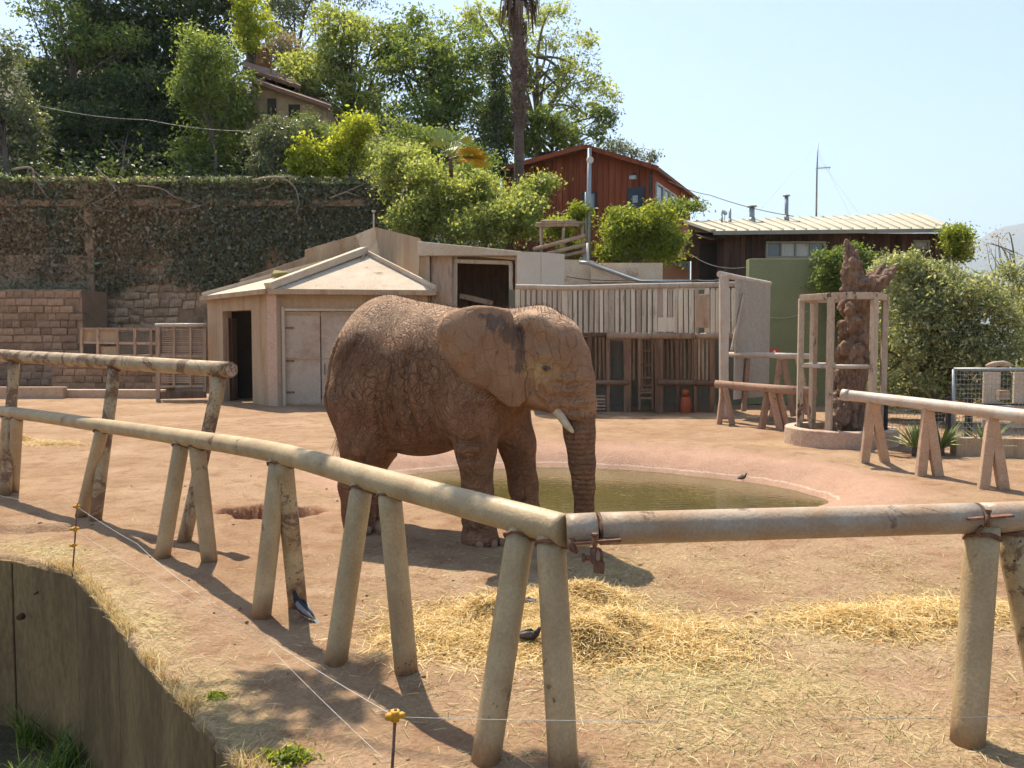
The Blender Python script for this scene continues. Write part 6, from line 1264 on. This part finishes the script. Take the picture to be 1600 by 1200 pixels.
# palm: tall trunk with a skirt of dead fronds
pb = P(811, 300, 41); pm_ = thing('palm_tree', 'tall palm with a rough bare trunk and a skirt of dead fronds', 'palm', pb)
m_palm = surf('palm_bark', (.15, .10, .08), (.24, .17, .14), 3, .95, .05, 12, (.07, .05, .04), (.5, .65), 6, (1, 1, 3))
pts_ = [P(x, y, 41) for x, y in ((811, 310), (811, 240), (811, 180), (810, 120), (810, 60), (809, 10), (808, -60))]; b = B().tube(smooth_path(pts_, 6), list(np.interp(np.linspace(0, 1, 37), [0, .25, .35, .6, .75, 1], [.27, .25, .33, .36, .24, .26])), 14)
b.build('trunk', m_palm, pm_)
rr = random.Random(9); b = B()
for k in range(300):      # old leaf bases
    q = rr.uniform(.3, .74); a = rr.uniform(0, 6.283); z = pts_[0].z + (pts_[-1].z - pts_[0].z) * q; r_ = .30 + .06 * math.sin((q - .3) * 7)
    c = Vector((PX(810.5, 41) + r_ * math.cos(a), 41 + r_ * math.sin(a), z)); b.bar(c, c + Vector((.10 * math.cos(a), .10 * math.sin(a), .22)), .12, .03, Vector((math.cos(a), math.sin(a), 0)))
o = b.build('leaf_bases', m_palm, pm_); o['kind'] = 'stuff'
b = B(); sk = P(812, 2, 41)
for k in range(150):
    a = rr.uniform(0, 6.283); r0_ = rr.uniform(.2, .35); z0_ = rr.uniform(-.3, 2.6); l_ = rr.uniform(.8, 1.6); rad = rr.uniform(.45, .95)
    p0_ = sk + Vector((r0_ * math.cos(a), r0_ * math.sin(a), z0_)); p1_ = p0_ + Vector((rad * .75 * math.cos(a), rad * .75 * math.sin(a), -.15 * l_)); p2_ = p1_ + Vector((.1 * math.cos(a), .1 * math.sin(a), -l_ * .8)); b.tube([p0_, p1_, p2_], [.05, .09, .02], 4, True, False, .3)
o = b.build('dead_frond_skirt', surf('dead_frond', (.15, .10, .075), (.22, .16, .12), 3, .95, .02, 20), pm_); o['kind'] = 'stuff'
def fan(th, c, n, L, m, rng, el=(.1, 1.2), w=.05, azr=(0, 6.283)):
    for k in range(n):
        a = rng.uniform(*azr); e = rng.uniform(*el); dv = Vector((math.cos(a) * math.cos(e), math.sin(a) * math.cos(e), math.sin(e))); tipc = c + dv * L * .55
        b = B().tube([c, c + dv * L * .3, tipc], [.025, .02, .015], 5); s_ = dv.cross(Vector((0, 0, 1))).normalized(); u_ = s_.cross(dv)
        for j in range(-6, 7):
            q = j / 6 * 1.5; d2 = (dv * math.cos(q) + s_ * math.sin(q)).normalized(); tip = tipc + d2 * L * .5 - Vector((0, 0, .06 * L)); sd_ = d2.cross(u_).normalized() * w * L
            md = tipc + d2 * L * .25; b.add([tipc, md + sd_ + u_ * .02, tip, md - sd_], [(0, 1, 2, 3)])
        b.build('frond', m, th)
rg = random.Random(31); L_p = surf('palm_green', (.26, .32, .08), (.34, .38, .12), 3, .5, .002); L_py = surf('palm_yellow', (.66, .44, .05), (.58, .37, .05), 3, .6, .002)
fp = thing('fan_palm', 'small fan palm with green and yellowing fronds above the bushes', 'palm', P(705, 290, 33)); B().tube([P(705, 275, 33.8), P(704, 247, 33)], [.09, .08], 9).build('trunk', m_palm, fp)
fan(fp, P(703, 243, 32.7), 12, 1.3, L_p, rg, (.2, 1.3), .03); fan(fp, P(714, 252, 32.3), 12, 1.3, L_py, rg, (-.2, .4), .035, (-1.2, .6))
for cpx, lb in ((1435, 'spiky yucca clump behind the right pipe rail posts'), (1475, 'taller spiky yucca between the two right posts'), (1545, 'spiky yucca beside the black fence at the right')):
    c = G(cpx, 712); c.y = 14.9; c.x = PX(cpx, 14.9); c.z = gz(c.x, c.y); th = thing('yucca_plant', lb, 'yucca', c, 'spiky plants behind the right rail'); b = B()
    for k in range(46):
        a = rg.uniform(0, 6.283); e = rg.uniform(.25, 1.4); l_ = rg.uniform(.45, .8); dv = Vector((math.cos(a) * math.cos(e), math.sin(a) * math.cos(e), math.sin(e))); s_ = dv.cross(Vector((0, 0, 1))).normalized(); o_ = c + Vector((0, 0, .12)); md = o_ + dv * l_ * .5
        B().add([o_ - s_ * .012, o_ + s_ * .012, md + s_ * .024 - Vector((0, 0, .01)), o_ + dv * l_ - Vector((0, 0, .12 * l_)), md - s_ * .024 - Vector((0, 0, .01)), md + Vector((0, 0, .012))], [(0, 1, 2, 5), (5, 2, 3), (5, 3, 4), (0, 5, 4)]).build('leaf', L_yuc if k % 6 else L_py2, th) if k else globals().update(L_yuc=surf('yucca_green', (.16, .21, .06), (.24, .28, .09), 3, .5, .002), L_py2=surf('yucca_dry', (.42, .33, .14), (.35, .27, .12), 3))
    B().tube([c, c + Vector((0, 0, .16))], [.07, .06], 8).build('stem', m_palm, th)
# weeds on the lip
for px, py, s_, lb in ((450, 1188, .055, 'small leafy green weed at the bottom near the moat edge'), (338, 1090, .03, 'tiny green weed tuft on the moat lip')):
    c = GG(px, py); rng = np.random.default_rng(int(px)); n = int(700 * s_ / .1); th = thing('weed', lb, 'weed', c)
    pts = rng.normal(0, 1, (n, 3)) * np.array([s_, s_ * .7, s_ * .45]); pts[:, 2] = np.abs(pts[:, 2]); put('leaves', leaf_mesh('leaves', pts, rng, .035, .5, -.3), L_bright, th)
    b = B(); [b.tube([c, c + Vector(pts[i])], .002, 4) for i in range(12)]; b.build('stems', m_grass, th)
# ivy and dry creeper on the tall wall
rng = np.random.default_rng(77); n = 70000; xw = rng.uniform(-36, wx1 + .2, n); zw = rng.uniform(3.0, wt0 + .05, n); dn = fbm(xw * .35, zw * .5, 4, 61); hrel = (zw - 3.0) / (wt0 - 3.0); right = sstep(-22, -12, xw)
keep = dn * 1.5 - .22 + .42 * hrel + .16 * right - .10 > .50 + .10 * rng.uniform(-1, 1, n); xw, zw = xw[keep], zw[keep]; n = len(xw); pts = np.stack([xw, WD - .06 - np.abs(rng.normal(0, .12, n)) - .75 * np.clip(fbm(xw * .9, zw * .9, 3, 5) - .42, 0, 1), zw], 1)
gsel = (fbm(xw * .25 + 9, zw * .3, 3, 63) + .25 * sstep(-24, -11, xw)) > .47 + rng.uniform(-.08, .08, n)
o = put('wall_ivy', leaf_mesh('wall_ivy', pts[gsel], rng, .17, .75, .6), L_ivy); tag(o, 'green ivy curtain on the tall retaining wall', 'ivy', kind='stuff')
o = put('dry_creeper', leaf_mesh('dry_creeper', pts[~gsel], rng, .17, .7, .6), L_net); tag(o, 'brown dry creeper on the tall retaining wall', 'creeper', kind='stuff')
n = 14000; xw = rng.uniform(-36, wx1, n); topz = np.interp(xw, [-42, wx1], [wt0, wt1]); pts = np.stack([xw, WD + rng.uniform(-.35, .5, n), topz + np.abs(rng.normal(0, .12, n)) * (.3 + 3.2 * np.clip(fbm(xw * .8, xw * 0, 4, 70) - .3, 0, 1)) - .05], 1)
o = put('wall_top_creeper', leaf_mesh('wall_top_creeper', pts, rng, .15, .5, -.3), L_moss); tag(o, 'pale green creeper fringe along the top of the retaining wall', 'creeper', kind='stuff')
n = 1500; xw = rng.uniform(-27, PX(122, LD), n); pts = np.stack([xw, LD + .6 + rng.uniform(-.4, .6, n), bt + np.abs(rng.normal(0, .12, n))], 1); o = put('ledge_grass', leaf_mesh('ledge_grass', pts, rng, .2, .15, -1.2), L_ivy); tag(o, 'dark grass growing along the top of the low block wall', 'grass', kind='stuff')
# undergrowth covering the hill behind the trees
n = 36000; xw = rng.uniform(-45, 6, n); yw = 40.5 + rng.uniform(0, 1, n) ** 1.5 * 45; hy0 = np.interp(xw, [-70, -6, -4, -1, 1, 8, 13, 20, 70], [39.9, 39.9, 37, 34, 29.2, 28.6, 30, 34, 40])
zz = np.interp(xw, [-70, -30, -9, -4, 1, 8, 12, 18, 30, 70], [16, 9.6, 9.2, 6.0, 3.9, 3.7, 3.2, 1.5, -5, -9]) + np.interp(xw, [-70, -20, -9, 0, 6, 14, 30, 70], [.35, .30, .26, .16, .05, -.01, -.05, -.06]) * (yw - hy0)
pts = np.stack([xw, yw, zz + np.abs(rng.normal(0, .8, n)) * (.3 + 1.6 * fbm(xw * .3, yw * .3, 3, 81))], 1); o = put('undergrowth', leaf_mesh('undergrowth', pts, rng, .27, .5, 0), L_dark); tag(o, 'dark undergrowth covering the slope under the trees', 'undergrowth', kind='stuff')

# tree standing outside the frame on the left; one bough reaches over the barrier and dapples the dirt
tb = Vector((-12.5, 9.5, -1.7)); ot = thing('overhanging_tree', 'tree left of the view whose bough dapples the ground by the moat', 'tree', tb); rng = np.random.default_rng(5)
SP = np.array(SUN_TO / SUN_TO.z); lob = [(np.array((-12.3, 10, 9.5)), np.array((2.6, 2.4, 1.8)))]; bough = []
for px, py, r_ in ((480, 1080, .22), (530, 1110, .16), (420, 1060, .16), (340, 1125, .26), (400, 1150, .2), (560, 1050, .12)):
    g_ = np.array(G(px, py)); c_ = g_ + SP * 7.6; lob.append((c_, np.array((r_, r_ * .8, r_ * .6)))); bough.append(Vector(c_))
rw_ = P(765, 785, 4.5); c_ = np.array(rw_) + SP * 6.6; lob.append((c_, np.array((.10, .10, .1)))); bough.append(Vector(c_))
P1 = foliage(lob[:1], 420, .6, 34, .16, rng)[0]; P2 = np.concatenate([foliage([l], 9, .16, 16, .11, rng, .2)[0] for l in lob[1:]])
put('crown', leaf_mesh('crown', np.concatenate([P1, P2]) - np.array(tb), rng, .13, .5), L_mid, ot)
b = B(); fork = Vector((-12.3, 9.8, 6.2)); b.tube([tb, tb.lerp(fork, .5) + Vector((.15, 0, 0)), fork, Vector((-12.2, 10, 9))], [.32, .27, .22, .08], 10)
hub = Vector((-4.6, 9.3, 8.0)); b.tube(smooth_path([fork, Vector((-9, 9.6, 7.6)), hub], 5), list(np.linspace(.16, .05, 11)), 8)
for q in bough: b.tube(smooth_path([hub, hub.lerp(q, .5) + Vector((0, 0, .15)), q], 3), list(np.linspace(.03, .008, 7)), 5)
b.build('trunk', m_bark, ot)
# ------------------------------------------------------------------ the air of the valley
t = NT('valley_haze'); pv = t.n('VolumePrincipled'); pv.inputs['Color'].default_value = (0.74, 0.89, 1.0, 1); pv.inputs['Density'].default_value = 0.00014; pv.inputs['Anisotropy'].default_value = 0.2
t.l(pv.outputs[0], t.out.inputs['Volume']); hb = B().box((0, 800, 790), (25000, 27600, 1610)).build('haze', t.m); tag(hb, 'thin pale haze filling the valley air', 'haze', kind='stuff')
